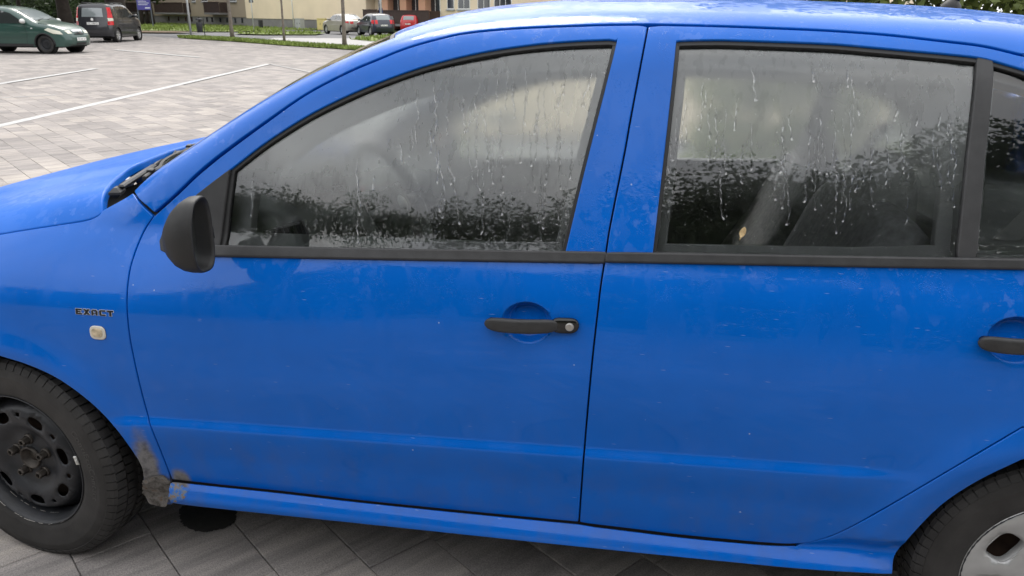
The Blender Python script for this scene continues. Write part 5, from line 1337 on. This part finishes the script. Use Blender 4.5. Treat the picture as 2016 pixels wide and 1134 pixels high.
# local wheel (front right) sits at x=0, y=-(hw-.115)
off = Vector((math.cos(hd_+math.pi/2), math.sin(hd_+math.pi/2), 0))*(.825-.115+.05); G1.location = Vector((pg[0], pg[1], 0))+off
for s in (-1, 1):
    ep('headlamp', .60, .70, .60*s, .97*s, CLEARLENS, front=True, lift=.012)
    sp('headlamp_side', [(3.18, .74), (3.3, .80), (3.62, .70), (3.70, .60), (3.45, .62)], CLEARLENS, sides=(s,), lift=.012)
    sp('side_repeater', [(2.72, .80), (2.78, .80), (2.78, .77), (2.72, .77)], PLATE, sides=(s,), lift=.01)
ep('grille', .645, .70, -.44, .44, CHROME, front=True, lift=.02); ep('grille', .56, .61, -.44, .44, BLK, front=True, lift=.02); ep('lower_grille', .27, .36, -.5, .5, BLK, front=True, lift=.012)
ep('bumper_lip', .235, .262, -.85, .85, TRIM, front=True, lift=.02); sp('sill_trim', [(.95, .22), (.95, .30), (2.72, .30), (2.72, .22)], TRIM, lift=.012); sp('rubbing_strip', [(1.0, .50), (1.0, .53), (2.5, .53), (2.5, .50)], GREEN, lift=.02); plate(G1, 3.872-3.11, .44, 1, 'PZ 4H 29')
bd = MB(); bd.box((3.80-3.11, 0, .665), (.10, .11, .08), bev=.02); bd.build('grille_badge', CHROME, G1, local=True)
wp_ = MB(); wp_.tube([(2.78-3.11, -.45, 1.03), (2.62-3.11, .1, 1.10)], .012, 6); wp_.build('wiper', BLK, G1, local=True); wp_ = MB(); wp_.tube([(2.76-3.11, .05, 1.045), (2.60-3.11, .55, 1.10)], .012, 6); wp_.build('wiper', BLK, G1, local=True)
# black five-door city car seen from behind
BLACKP = paint('black_metallic', (.016, .017, .021), .3)
ptop = [(.06, .26), (.0, .42), (0, .62), (.04, .9), (.10, 1.25), (.19, 1.47), (.35, 1.525), (.8, 1.55), (1.5, 1.55), (1.95, 1.48), (2.35, 1.26), (2.68, 1.05), (3.1, .95), (3.38, .82), (3.52, .6), (3.54, .42), (3.46, .24)]
pp_ = ground([(233, 83)])[0]; hp_ = R(104)
P1, sp, ep = bgcar('city_car', 'small black five-door car parked with its tall red tail lamps towards us', 3.54, 1.58, ptop, (.52, 2.82), .285, BLACKP, (0, 0, 0), hp_, 1.03, .95, .20,
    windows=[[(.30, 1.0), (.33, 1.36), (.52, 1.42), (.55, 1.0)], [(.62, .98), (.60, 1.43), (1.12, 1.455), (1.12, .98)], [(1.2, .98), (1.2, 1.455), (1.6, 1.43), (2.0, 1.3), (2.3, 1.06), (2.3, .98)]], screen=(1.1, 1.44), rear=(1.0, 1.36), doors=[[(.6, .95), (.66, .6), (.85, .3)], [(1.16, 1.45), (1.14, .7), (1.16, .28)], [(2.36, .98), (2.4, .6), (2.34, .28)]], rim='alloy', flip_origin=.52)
off = Vector((math.cos(hp_+math.pi/2), math.sin(hp_+math.pi/2), 0))*(.79-.115+.05); P1.location = Vector((pp_[0], pp_[1], 0))+off
for s in (-1, 1):
    sp('tail_lamp', [(.058, .98), (.155, 1.40), (.28, 1.40), (.24, .98)], REDLENS, sides=(s,), lift=.012); sp('reversing_lamp', [(.035, .86), (.055, .975), (.24, .975), (.24, .86)], CLEARLENS, sides=(s,), lift=.012); sp('tail_lamp', [(.015, .70), (.033, .855), (.24, .855), (.22, .70)], REDLENS, sides=(s,), lift=.012); mb = MB(); mb.tube([(.5-.52, s*.55, 1.59), (1.9-.52, s*.55, 1.56)], .02, 6); mb.build('roof_rail', BLK, P1, True, local=True)
plate(P1, -.02-.52, .76, -1, 'PZ 198VU', .48); rb_ = MB(); rb_.lathe([(0, .012), (.05, .01), (.055, 0)], 18, Matrix.Translation((-.035-.52, 0, .92)) @ Matrix.Rotation(R(-90), 4, 'Y')); rb_.build('round_badge', PLATE, P1, local=True); ep('bumper_trim', .50, .54, -.7, .7, BLK, lift=.012)
# saloon and others on the access road
SILV = paint('champagne_metallic', (.30, .275, .235), .35); NAVY = paint('navy', (.013, .018, .035), .3); REDP = paint('red_paint', (.42, .012, .016), .35); MAROON = paint('maroon', (.08, .015, .02), .35)
stop_ = [(.10, .3), (0, .5), (.02, .78), (.12, .97), (.6, 1.03), (.85, 1.10), (1.3, 1.33), (1.75, 1.43), (2.25, 1.45), (2.75, 1.39), (3.3, 1.12), (3.6, .99), (4.3, .86), (4.58, .66), (4.7, .45), (4.6, .25)]
def far_car(px, depth, heading, **k):
    p = along(px, depth); return bgcar(loc=(p[0], p[1], p[2]), rz=heading, **k)
ray_az = lambda px: math.atan2(rays([(px, 50)])[0][1], rays([(px, 50)])[0][0])
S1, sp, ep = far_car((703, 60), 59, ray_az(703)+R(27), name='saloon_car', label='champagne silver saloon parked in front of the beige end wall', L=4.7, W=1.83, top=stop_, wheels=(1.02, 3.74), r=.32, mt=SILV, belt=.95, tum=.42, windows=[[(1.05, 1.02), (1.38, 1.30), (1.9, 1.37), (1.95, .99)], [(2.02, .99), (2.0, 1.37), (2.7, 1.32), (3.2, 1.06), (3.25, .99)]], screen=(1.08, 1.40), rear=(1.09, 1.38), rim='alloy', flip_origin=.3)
for s in (-1, 1): ep('tail_lamp', .74, .93, .62*s, 1.0*s, REDLENS, lift=.012); sp('tail_lamp_side', [(.05, .80), (.1, .94), (.45, .94), (.4, .84)], REDLENS, sides=(s,), lift=.012)
ep('bumper_band', .45, .50, -.9, .9, CHROME); plate(S1, -.04-.3, .62, -1, 'PZ 7', .5)
htop = [(.08, .28), (.02, .5), (.03, .75), (.12, 1.02), (.42, 1.36), (.75, 1.46), (1.4, 1.5), (1.9, 1.46), (2.5, 1.22), (2.95, 1.0), (3.5, .9), (3.85, .7), (3.98, .48), (3.9, .26)]
hwin = [[(.45, 1.0), (.72, 1.34), (1.2, 1.41), (1.25, 1.0)], [(1.32, 1.0), (1.3, 1.41), (1.8, 1.38), (2.3, 1.2), (2.65, 1.0)]]
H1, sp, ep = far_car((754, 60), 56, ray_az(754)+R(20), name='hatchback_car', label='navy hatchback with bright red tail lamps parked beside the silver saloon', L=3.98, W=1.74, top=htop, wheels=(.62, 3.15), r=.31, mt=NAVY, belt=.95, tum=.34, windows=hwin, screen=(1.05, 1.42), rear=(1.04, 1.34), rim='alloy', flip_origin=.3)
for s in (-1, 1): ep('tail_lamp', .78, 1.06, .72*s, 1.0*s, REDLENS, lift=.012); sp('tail_lamp_side', [(.05, .80), (.14, 1.06), (.36, 1.06), (.30, .84)], REDLENS, sides=(s,), lift=.012)
plate(H1, -.03-.3, .70, -1, 'PZ 2', .5)
H2, sp, ep = far_car((772, 55), 72, ray_az(772)+R(18), name='hatchback_car', label='dark maroon car half hidden between the navy hatchback and the red estate', L=3.98, W=1.74, top=htop, wheels=(.62, 3.15), r=.31, mt=MAROON, belt=.95, tum=.34, windows=hwin, screen=(1.05, 1.42), rear=(1.04, 1.34), flip_origin=.3)
for s in (-1, 1): ep('tail_lamp', .78, 1.0, .72*s, 1.0*s, REDLENS, lift=.012)
etop = [(.08, .28), (.02, .5), (.03, .75), (.10, 1.02), (.3, 1.38), (.55, 1.46), (1.6, 1.49), (2.3, 1.44), (2.9, 1.2), (3.35, 1.0), (3.9, .9), (4.25, .7), (4.4, .48), (4.3, .26)]
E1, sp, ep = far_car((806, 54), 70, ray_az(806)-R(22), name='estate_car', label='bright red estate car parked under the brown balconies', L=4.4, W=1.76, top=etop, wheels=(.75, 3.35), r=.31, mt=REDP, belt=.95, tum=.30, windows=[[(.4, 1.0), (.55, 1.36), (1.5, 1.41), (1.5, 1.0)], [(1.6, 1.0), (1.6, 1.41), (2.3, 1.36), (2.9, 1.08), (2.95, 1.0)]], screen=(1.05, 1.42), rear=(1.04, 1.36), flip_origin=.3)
for s in (-1, 1): ep('tail_lamp', .8, 1.3, .86*s, 1.0*s, REDLENS, lift=.012)
plate(E1, -.03-.3, .72, -1, 'PZ 5', .5)
vtop = [(.05, .3), (0, .5), (.02, 1.2), (.1, 1.75), (.4, 1.85), (2.2, 1.85), (2.8, 1.75), (3.4, 1.2), (4.0, 1.0), (4.3, .75), (4.35, .4), (4.3, .26)]
W1, sp, ep = far_car((112, 40), 100, ray_az(112)+R(60), name='panel_van', label='pale grey van glimpsed between the dark tree trunks', L=4.35, W=1.8, top=vtop, wheels=(.8, 3.4), r=.31, mt=paint('pale_grey_paint', (.4, .41, .43), .4), belt=1.1, tum=.15, windows=[[(2.2, 1.15), (2.2, 1.65), (2.75, 1.6), (3.25, 1.15)]], screen=(1.25, 1.7), rear=(1.2, 1.65), cat_='van', flip_origin=2.0)

# ---------------------------------------------------------------- apartment block
CREAM = P('cream_render', (.72, .605, .445), .9, noise=.06, nscale=.6); TAN = P('tan_render', (.33, .275, .20), .9, noise=.08, nscale=.6); PLINTH = P('grey_plinth', (.20, .195, .19), .9, noise=.15, nscale=1.2)
BROWN = P('brown_balcony', (.045, .027, .022), .7, noise=.25, nscale=3); PEACH = P('peach_render', (.55, .31, .20), .9); WFRAME = P('white_frame', (.7, .7, .68), .5); WGLASS = P('window_glass', (.03, .035, .04), .06, spec=.8); ZINC = P('grey_metal', (.32, .33, .34), .5, noise=.1)
q0 = terr([(487, 52.5)])[0]; q1 = terr([(722, 60.5)])[0]; e2 = (q1-q0)[:2]; e2 /= np.linalg.norm(e2); n2 = np.array([e2[1], -e2[0]])
if np.dot(n2, CAM[:2]-q0[:2]) < 0: n2 = -n2
BZ = -.5
def sx(px): # distance along the front for a picture column
    d = rays([(px, 40)])[0]; A = np.array([[e2[0], -d[0]], [e2[1], -d[1]]]); s = np.linalg.solve(A, CAM[:2]-q0[:2]); return s[0]
def zz(px, py, out=0.0):
    d = rays([(px, py)])[0]; o = q0[:2]+n2*out; A = np.array([[e2[0], -d[0]], [e2[1], -d[1]]]); s = np.linalg.solve(A, CAM[:2]-o); return (CAM+s[1]*d)[2]-BZ
B = empty('apartment_block', (q0[0], q0[1], BZ), math.atan2(e2[1], e2[0])); tag(B, 'long beige apartment block with grey plinth and brown balconies', 'building')
# local frame: x along the front, y away from us when n2 is -y
ysg = 1.0 if np.dot(np.array([-e2[1], e2[0]]), n2) < 0 else -1.0
def bb(name, x0, x1, y0, y1, z0, z1, mt, par=None, bev=0.0):
    mb = MB(); mb.box(((x0+x1)/2, ysg*(y0+y1)/2, (z0+z1)/2), (abs(x1-x0), abs(y1-y0), z1-z0), bev=bev); return mb.build(name, mt, par or B, local=True)
xA, xB, xC, xD = sx(250), 0.0, sx(722), sx(1040)
PH_ = zz(560, 37.5); 
bb('wall', xB, xC, 0, 11, PH_, 11.5, CREAM); bb('plinth', xB+.02, xC-.02, .06, 10.9, -.6, PH_, PLINTH)
PA = zz(420, 33.0, -1.2); bb('wall', xA-30, xB-.03, 1.2, 11, PA, 11.5, TAN); bb('plinth', xA-30, xB-.05, 1.27, 10.9, -.6, PA, PLINTH)
bb('wall', xC+.03, xD+25, 1.0, 11, PH_, 11.5, CREAM); bb('plinth', xC+.05, xD+25, 1.06, 10.9, -.6, PH_, PLINTH)
bb('roof', xA-30.4, xD+25.4, -.4, 11.4, 11.51, 11.8, ZINC)
def sxa(px): # same on the set-back left part
    d = rays([(px, 40)])[0]; o = q0[:2]-n2*1.2; A = np.array([[e2[0], -d[0]], [e2[1], -d[1]]]); return np.linalg.solve(A, CAM[:2]-o)[0]
def sxc(px):
    d = rays([(px, 40)])[0]; o = q0[:2]-n2*1.0; A = np.array([[e2[0], -d[0]], [e2[1], -d[1]]]); return np.linalg.solve(A, CAM[:2]-o)[0]
for px in (332, 351, 365.5, 377, 391, 407, 417, 433, 446.5, 462.5, 476): 
    x = sxa(px); bb('cellar_window', x-.2, x+.2, 1.235, 1.30, PA-.62, PA-.08, WGLASS)
def window(x, w, z0, z1, yf, parts=2, par=None):
    w_ = bb('window', x-w/2, x+w/2, yf-.02, yf+.08, z0, z1, WFRAME)
    n = parts; pw = (w-.08*(n+1))/n
    for k in range(n): bb('pane', x-w/2+.08+k*(pw+.08), x-w/2+.08+k*(pw+.08)+pw, yf-.032, yf+.02, z0+.09, z1-.09, WGLASS, w_)
    bb('sill', x-w/2-.08, x+w/2+.08, yf-.14, yf-.022, z0-.10, z0-.003, ZINC, w_)
def balcony(x0, x1, z0, z1, y0, y1, slats=0):
    b = bb('balcony', x0, x1, y0, y1, z0-.22, z0-.02, PLINTH)
    n = slats or int((x1-x0)/.14); st = MB(); w = (x1-x0)/n
    for k in range(n): st.box((x0+(k+.5)*w, ysg*(y0+.03), (z0+z1)/2), (w*.86, .03, z1-z0-.0), bev=0)
    o = st.build('balcony_slats', BROWN, b, local=True); o['kind'] = 'stuff'
    bb('hand_rail', x0, x1, y0-.03, y0+.07, z1+.003, z1+.06, BROWN, b)
    for xx in (x0, x1): bb('balcony_side', xx-.02, xx+.02, y0+.08, y1, z0, z1, BROWN, b)
zb0 = zz(435, 25, -.2); zb1 = zb0+1.15
balcony(sxa(419.5), sxa(450), zb0, zb1, .15, 1.19); balcony(sxa(322), sxa(378), zb0-.05, zb1-.05, .15, 1.19); balcony(sxa(262), sxa(300), zb0-.05, zb1-.05, .15, 1.19)
zs = zz(440, 3.0, -1.2)
for px, w in ((386, .9), (407.5, 1.5), (463, 1.6), (310, 1.5)): window(sxa(px), w, zs, zs+1.4, 1.2)
for fl in (1, 2):
    for px, w in ((386, .9), (407.5, 1.5), (463, 1.6), (310, 1.5), (435, 1.6)): window(sxa(px), w, zs+2.8*fl, zs+2.8*fl+1.4, 1.2)
zc0 = zz(840, 20.5, -1.0); zw0 = zz(697, 19.5, -1.0)
window(sxc(698), .8, zw0, zw0+1.5, 1.0, 1)
for px, w, n in ((757, 1.6, 2), (790, 2.2, 3), (828, 2.4, 4), (858, 1.3, 2)): window(sxc(px), w, zc0-1.1, zc0+1.4, 1.0, n)
for px, w, n in ((888, .9, 1), (914, 1.5, 2), (953, 1.5, 2), (990, 2.0, 3)): window(sxc(px), w, zw0+.1, zw0+1.5, 1.0, n)
for px in (770, 806, 843): x = sxc(px); bb('pillar', x-.45, x+.45, .30, .98, PH_, 11.4, PEACH)
balcony(sxc(737), sxc(765), zc0-1.1, zc0, -.35, .97); balcony(sxc(776), sxc(867), zc0-1.15, zc0-.05, -.35, .97)
for fl in (1, 2): balcony(sxc(737), sxc(867), zc0-1.1+2.8*fl, zc0+2.8*fl, -.35, .97)
dp = MB(); x = sx(484); dp.tube([(x-.55, ysg*1.08, .05), (x-.55, ysg*1.08, 11.3)], .09, 10); dp.build('down_pipe', P('pipe_grey', (.30, .28, .25), .6), B, True, local=True)
# red-brick house glimpsed behind the trees on the left
bh = along((150, 30), 105); BR = empty('brick_house', (bh[0], bh[1], -.5), ray_az(150)-R(90)); tag(BR, 'red-brick house glimpsed between the trunks behind the trees', 'building')
mb = MB(); mb.box((0, 0, 3), (9, 8, 6)); mb.build('wall', P('red_brick', (.30, .11, .07), .9, noise=.2, nscale=2), BR, local=True)
for k in (-1, 0, 1):
    mb = MB(); mb.box((k*2.8, -4.0, 2.2), (1.1, .12, 1.4)); w_ = mb.build('window', WFRAME, BR, local=True); mb = MB(); mb.box((k*2.8, -4.05, 2.2), (.9, .06, 1.2)); mb.build('pane', WGLASS, w_, local=True)
mb = MB(); V = [(-4.8, -4.4, 6.01), (4.8, -4.4, 6.01), (4.8, 4.4, 6.01), (-4.8, 4.4, 6.01), (-4.8, 0, 9), (4.8, 0, 9)]; mk('roof', V, [(0, 1, 5, 4), (2, 3, 4, 5), (0, 4, 3), (1, 2, 5), (3, 2, 1, 0)], P('roof_tile', (.2, .09, .06), .9, noise=.2), BR, local=True)

# ---------------------------------------------------------------- trees in view
def trunk_tree(px, base_y, depth, wpx, name, label, seed, h=11, rad=4.2, cb=3.2, leaf=LEAF_MID, bark=BARKD, group=None, n=7000):
    p = along((px, base_y), depth); tree(name, label, tuple(p), h, wpx*depth/FPX/2*.95, cb, rad, bark, leaf, seed, n, .20, group, nclump=34)
trunk_tree(131, 50, 44, 27, 'broadleaf_tree', 'thick dark tree trunk standing behind the green hatchback bonnet', 21, 16, 6.0, 3.4, n=12000)
trunk_tree(238, 52, 46, 42, 'broadleaf_tree', 'very thick dark tree trunk standing behind the small black car', 22, 17, 6.5, 3.6, n=12000)
trunk_tree(44, 45, 60, 9, 'broadleaf_tree', 'slim tree trunk rising behind the green hatchback roof', 23, 10, 4.5, 2.2, LEAF_DARK)
trunk_tree(281, 52, 88, 9, 'broadleaf_tree', 'left stem of the tree group behind the blue notice board', 24, 9, 3.2, 3.0)
trunk_tree(292, 52, 89, 8, 'broadleaf_tree', 'middle stem of the tree group behind the blue notice board', 25, 9, 3.2, 3.0)
trunk_tree(301, 52, 88, 8, 'broadleaf_tree', 'right stem of the tree group behind the blue notice board', 26, 9, 3.2, 3.0)
for i, (px, d, h) in enumerate(((20, 84, 6.5), (82, 72, 6), (182, 80, 6.0), (110, 92, 8))):
    trunk_tree(px, 40, d, 5, 'low_tree', ('low dark leafy tree behind the green hatchback roof', 'dark leafy tree beside the pale grey van', 'low bushy tree above the roof of the small black car', 'tall leafy tree far behind the pale grey van')[i], 30+i, h, 3.6, .8, LEAF_DARK, BARKD, None, 6000)
for i, px in enumerate((-900, -700, -540, -400, -280, -170, -70, 10, 60, 150)):
    p = along((px, 40), 96+(i % 3)*7)
    tree('backdrop_tree', 'tall park tree in the dark row beyond the car park', tuple(p), 12.5+(i*7 % 5), .3, 2.0, 6.0, BARKD, LEAF_DARK, 80+i, 5000, .3, 'row of park trees', nclump=40)
for i, (px, py, w) in enumerate(((459, 77, 8.0), (561, 86, 5.0), (679, 94, 8.5))):
    p = terr([(px, py)])[0]; dep = np.dot(p-CAM, _f)
    tree('young_tree', ('young street tree on the verge nearest the grey litter bin', 'thinnest young street tree, middle one on the grass verge', 'young street tree on the verge in front of the silver saloon')[i], tuple(p), 6.0, w*dep/FPX/2, 2.9, 1.4, BARKY, LEAF_MID, 60+i, 2500, .09, 'young trees on the verge', lean=(-.012, -.004, .0)[i], nclump=16)
# ---------------------------------------------------------------- street furniture
POSTG = P('galvanised', (.42, .43, .43), .5, metal=.2, noise=.12, nscale=4); BINM = P('bin_charcoal', (.02, .021, .024), .6)
def post(px, base, top_py, wpx, name, label, cat_, mt=POSTG, h=None, grp=None):
    p = terr([(px, base)])[0]; dep = np.dot(p-CAM, _f); r = wpx*dep/FPX/2; o = empty(name, tuple(p)); tag(o, label, cat_, grp); mb = MB(); mb.tube([(0, 0, -.1), (0, 0, h or 3.0)], r, 10); mb.build('post', mt, o, True, local=True); return o, dep, p
yawf = math.atan2(CAM[1]-40, CAM[0]+20)
def board(o, w, h, z, mt, rz, t=.03, nm='sign_plate'):
    mb = MB(); mb.box((0, 0, z), (w, t, h), bev=.006, rz=rz); return mb.build(nm, mt, o, local=True)
o, dep, p = post(376, 67.5, 0, 4.2, 'sign_post', 'grey sign post with a red-edged plate beside the litter bin', 'sign'); board(o, .5, .45, 2.75, P('white_sign', (.7, .7, .7), .5), R(30)); board(o, .12, .12, 2.45, P('red_sign', (.5, .03, .03), .5), R(30), .04, 'red_plate')
o, dep, p = post(500, 61.5, 0, 1.8, 'sign_post', 'thin post carrying a dark rectangular sign seen from behind', 'sign'); board(o, .32, .60, zz(495, 4)-.2, P('sign_back', (.10, .11, .12), .5), R(35))
o, dep, p = post(579, 57, 0, 2.2, 'sign_post', 'white pole standing against the beige end wall', 'post', P('white_pole', (.62, .62, .60), .5), 5.0); board(o, .09, .09, 1.0, BLK, 0, .09, 'dark_foot')
o, dep, p = post(752, 66, 0, 4.2, 'sign_post', 'grey pole with a blue panel in front of the navy hatchback', 'sign', h=4.5); board(o, .28, 1.9, 1.05, P('deep_blue_panel', (.015, .04, .16), .5), R(20), .06); board(o, .9, .35, 3.35, P('pale_blue_sign', (.3, .42, .5), .5), R(25))
o, dep, p = post(781, 55, 0, 3.6, 'sign_post', 'cream pole between the navy hatchback and the red estate', 'post', P('cream_pole', (.5, .47, .4), .6), 5.0)
o, dep, p = post(794, 57.5, 0, 5.5, 'lamp_post', 'thick grey lamp post beside the red estate', 'post', P('grey_pole', (.33, .37, .40), .5), 7.0)
o, dep, p = post(852, 50, 0, 2.4, 'sign_post', 'small white square sign below the brown balconies', 'sign', h=2.1); board(o, .42, .50, 2.0, P('white_sign2', (.72, .72, .7), .5), R(25))
o, dep, p = post(105, 36, 0, 2.6, 'sign_post', 'pale pole standing behind the green hatchback windscreen', 'post', h=6.0)
# blue notice board on two posts with lines of white print
p = terr([(289, 54)])[0]; o = empty('notice_board', tuple(p), ray_az(289)-R(90)+R(8)); tag(o, 'blue notice board with lines of white print beside the small black car', 'sign'); dep = np.dot(p-CAM, _f); k = dep/FPX
for s in (-1, 1): mb = MB(); mb.box((s*12*k, 0, 1.4), (2.0*k, .08, 3.0)); mb.build('leg', P('board_post', (.09, .10, .13), .6), o, local=True)
zt_ = CAM[2]-p[2]; z_b = (54-22)*k*1.02; bw = 24*k; mb = MB(); mb.box((0, -.07, z_b+.9), (bw, .05, 1.8)); pn = mb.build('panel', P('notice_blue', (.07, .06, .33), .5), o, local=True)
wr = P('printed_white', (.6, .6, .75), .6); ptx = MB()
for i in range(9):
    w_ = bw*random.uniform(.45, .85); ptx.box((-bw*.42+w_/2, -.098, z_b+.42+i*.14), (w_, .004, .05))
ptx.box((bw*.25, -.098, z_b+.16), (bw*.38, .004, .10)); q = ptx.build('print_lines', wr, pn, local=True); q['kind'] = 'stuff'
# litter bin on its post
p = terr([(404, 74)])[0]; dep = np.dot(p-CAM, _f); k = dep/FPX; o = empty('litter_bin', tuple(p), ray_az(404)-R(90)); tag(o, 'dark grey litter bin hung on a post at the edge of the verge', 'bin')
mb = MB(); mb.box((0, 0, 17*k), (1.6*k, 1.6*k, 36*k)); mb.build('post', BINM, o, local=True)
mb = MB(); mb.lathe([(5.2*k, 0), (5.8*k, 10*k), (6.2*k, 19*k), (5.8*k, 19.4*k), (5.4*k, 10*k)], 20, Matrix.Translation((-8*k, 0, 9.5*k))); mb.build('bin_body', BINM, o, True, local=True)
mb = MB(); mb.lathe([(6.0*k, 23*k), (6.2*k, 25*k), (4*k, 26.6*k), (0, 27*k)], 20, Matrix.Translation((-8*k, 0, 9.5*k))); mb.box((-3*k, 0, 31*k), (9*k, 1.0*k, 1.2*k)); mb.build('bin_hood', BINM, o, True, local=True)
# wall bin, cabinets
def cabinet(px0, px1, y0, y1, name, label, mt, doors=2, dpt=.5, legs=True):
    k0 = terr([((px0+px1)/2, y1)])[0]; dep = np.dot(k0-CAM, _f); k = dep/FPX; w = (px1-px0)*k; h = (y1-y0)*k; o = empty(name, tuple(k0), math.atan2(e2[1], e2[0])); tag(o, label, 'cabinet')
    mb = MB(); mb.box((0, 0, h/2), (w, dpt, h), bev=.02); mb.build('housing', mt, o, local=True)
    for i in range(doors): mb = MB(); ww = w/doors; mb.box((-w/2+(i+.5)*ww, -ysg*(dpt/2+.006), h*.5), (ww*.9, .02, h*.84), bev=.004); d = mb.build('door', mt, o, local=True); mb = MB(); mb.box((-w/2+(i+.82)*ww, -ysg*(dpt/2+.02), h*.55), (.05, .03, .14)); mb.build('handle', BLK, d, local=True)
    mb = MB(); mb.box((0, 0, h+.03), (w*1.04, dpt*1.1, .05)); mb.build('cover', mt, o, local=True)
cabinet(582, 600, 38.5, 57, 'utility_cabinet', 'light grey utility cabinet standing against the grey plinth', P('cabinet_grey', (.40, .41, .41), .6, noise=.1))
cabinet(623.5, 651, 38.5, 59, 'gas_cabinet', 'yellow double-door cabinet standing beside the silver saloon', P('cabinet_yellow', (.60, .50, .20), .6, noise=.08))
k0 = terr([(514, 56)])[0]; dep = np.dot(k0-CAM, _f); k = dep/FPX; o = empty('wall_bin', (k0[0], k0[1], k0[2]+1.5*k), math.atan2(e2[1], e2[0])); tag(o, 'small black bin fixed low on the grey plinth', 'bin')
mb = MB(); mb.box((0, 0, 6.5*k), (7*k, .3, 13*k), bev=.04); mb.build('bin_body', BINM, o, local=True); mb = MB(); mb.box((0, 0, 13.6*k), (7.4*k, .34, 1.0*k)); mb.build('lid', BLK, o, local=True)

# ---------------------------------------------------------------- dry leaf stuck to the rear window
def dry_leaf():
    a, b = hit([(1457, 472), (1468, 446)]); d = b-a; L = np.linalg.norm(d); d /= L; n = grad((a+b)[None]/2, e=.01)[0]; s = np.cross(d, n); V = []; F = []; k = 14
    for i in range(k+1):
        t = i/k; w = .0062*math.sin(math.pi*max(0, (t-.18)/.82))**.75 if t > .18 else .0006; c = a+d*L*t-n*.0105+n*.0014*math.sin(t*9)
        V += [c-s*w+n*.0012, c+n*.0002, c+s*w+n*.0012]
    for i in range(k):
        for j in range(2): F.append((3*i+j, 3*i+j+1, 3*i+4+j, 3*i+3+j))
    m = P('dry_leaf', (.52, .38, .20), .8, noise=.35, nscale=400); o = mk('fallen_leaf', V, F, m, None, True); tag(o, 'small dry yellow leaf stuck to the fogged rear door window', 'leaf')
    mod = o.modifiers.new('thick', 'SOLIDIFY'); mod.thickness = .0004
dry_leaf()

# ---------------------------------------------------------------- rain on the near panes: run-down trails and standing drops
def rain(parent, poly_px, ntrail, ndrop, seed, ytop, ybot, dens):
    r2 = np.random.default_rng(seed); poly = np.array(poly_px, float); mb = MB(); SINK = .0112
    lo, hi = poly.min(0), poly.max(0); trails = []
    while len(trails) < ntrail:
        x = r2.uniform(lo[0], hi[0]); y = r2.uniform(ytop, ybot)
        if r2.random() > dens(x, y): continue
        L = r2.uniform(35, 170)*(.5+.5*r2.random()); pts = [(x, y)]; drift = r2.normal(0, .05)
        while L > 0:
            x += r2.normal(drift, 1.5); y += 6.0; L -= 6.0; pts.append((x, y))
        pts = np.array(pts)
        if not inside(pts, poly).all(): continue
        trails.append(pts)
    for pts in trails:
        p = hit(pts); n = grad(p, e=.01); p = p-n*SINK; w = .0010+.0009*r2.random(); k = len(p); V = []; F = []
        t = np.gradient(p, axis=0); t /= np.linalg.norm(t, axis=1, keepdims=True); s = np.cross(t, n)
        for i in range(k):
            ww = w*(1+.45*math.sin(i*1.7+seed)+.25*r2.normal())*(.45 if i == 0 else 1)*(1.5 if i >= k-2 else 1); ww = max(ww, .0006); hgt = ww*.10
            for u, h in ((-1, 0), (-.62, .75), (0, 1), (.62, .75), (1, 0)): V.append(p[i]+s[i]*ww*u+n[i]*(hgt*h+.0003))
        for i in range(k-1):
            for j in range(4): F.append((i*5+j, i*5+j+1, (i+1)*5+j+1, (i+1)*5+j))
            F.append((i*5+4, i*5, (i+1)*5, (i+1)*5+4))
        F += [(0, 1, 2, 3, 4)[::-1], tuple((k-1)*5+j for j in range(5))]
        mb.add(V, F)
    q = lo+(hi-lo)*r2.random((ndrop*3, 2)); q = q[inside(q, poly)][:ndrop]; p = hit(q); n = grad(p, e=.01); p = p-n*SINK
    for c, nn in zip(p, n):
        r_ = .0005+.0011*r2.random()**2.4; a = np.cross(nn, [1, 0, 0]); a /= np.linalg.norm(a); b = np.cross(nn, a); V = []; F = []; st = r2.uniform(.9, 1.5)
        for rr, h in ((1, .0), (.8, .38), (.42, .58)):
            for j in range(7): t = 2*math.pi*j/7; V.append(c+(a*math.cos(t)*st+b*math.sin(t))*r_*rr+nn*(r_*h*.5+.0003))
        for k in range(2):
            for j in range(7): F.append((k*7+j, k*7+(j+1) % 7, (k+1)*7+(j+1) % 7, (k+1)*7+j))
        F += [tuple(range(14, 21)), tuple(range(7))[::-1]]; mb.add(V, F)
    o = mb.build('rain_drops', WATER, parent, True); o['kind'] = 'stuff'
rain(FD[0], [(470, 350), (610, 250), (760, 172), (900, 132), (1050, 100), (1198, 92), (1190, 140), (1105, 488), (440, 480)], 70, 900, 1, 110, 420, lambda x, y: min(1, max(.08, (x-560)/500)))
rain(RD[0], [(1338, 92), (1500, 92), (1700, 100), (1915, 120), (1885, 495), (1295, 488)], 60, 700, 2, 110, 330, lambda x, y: .3+.7*(y > 180))
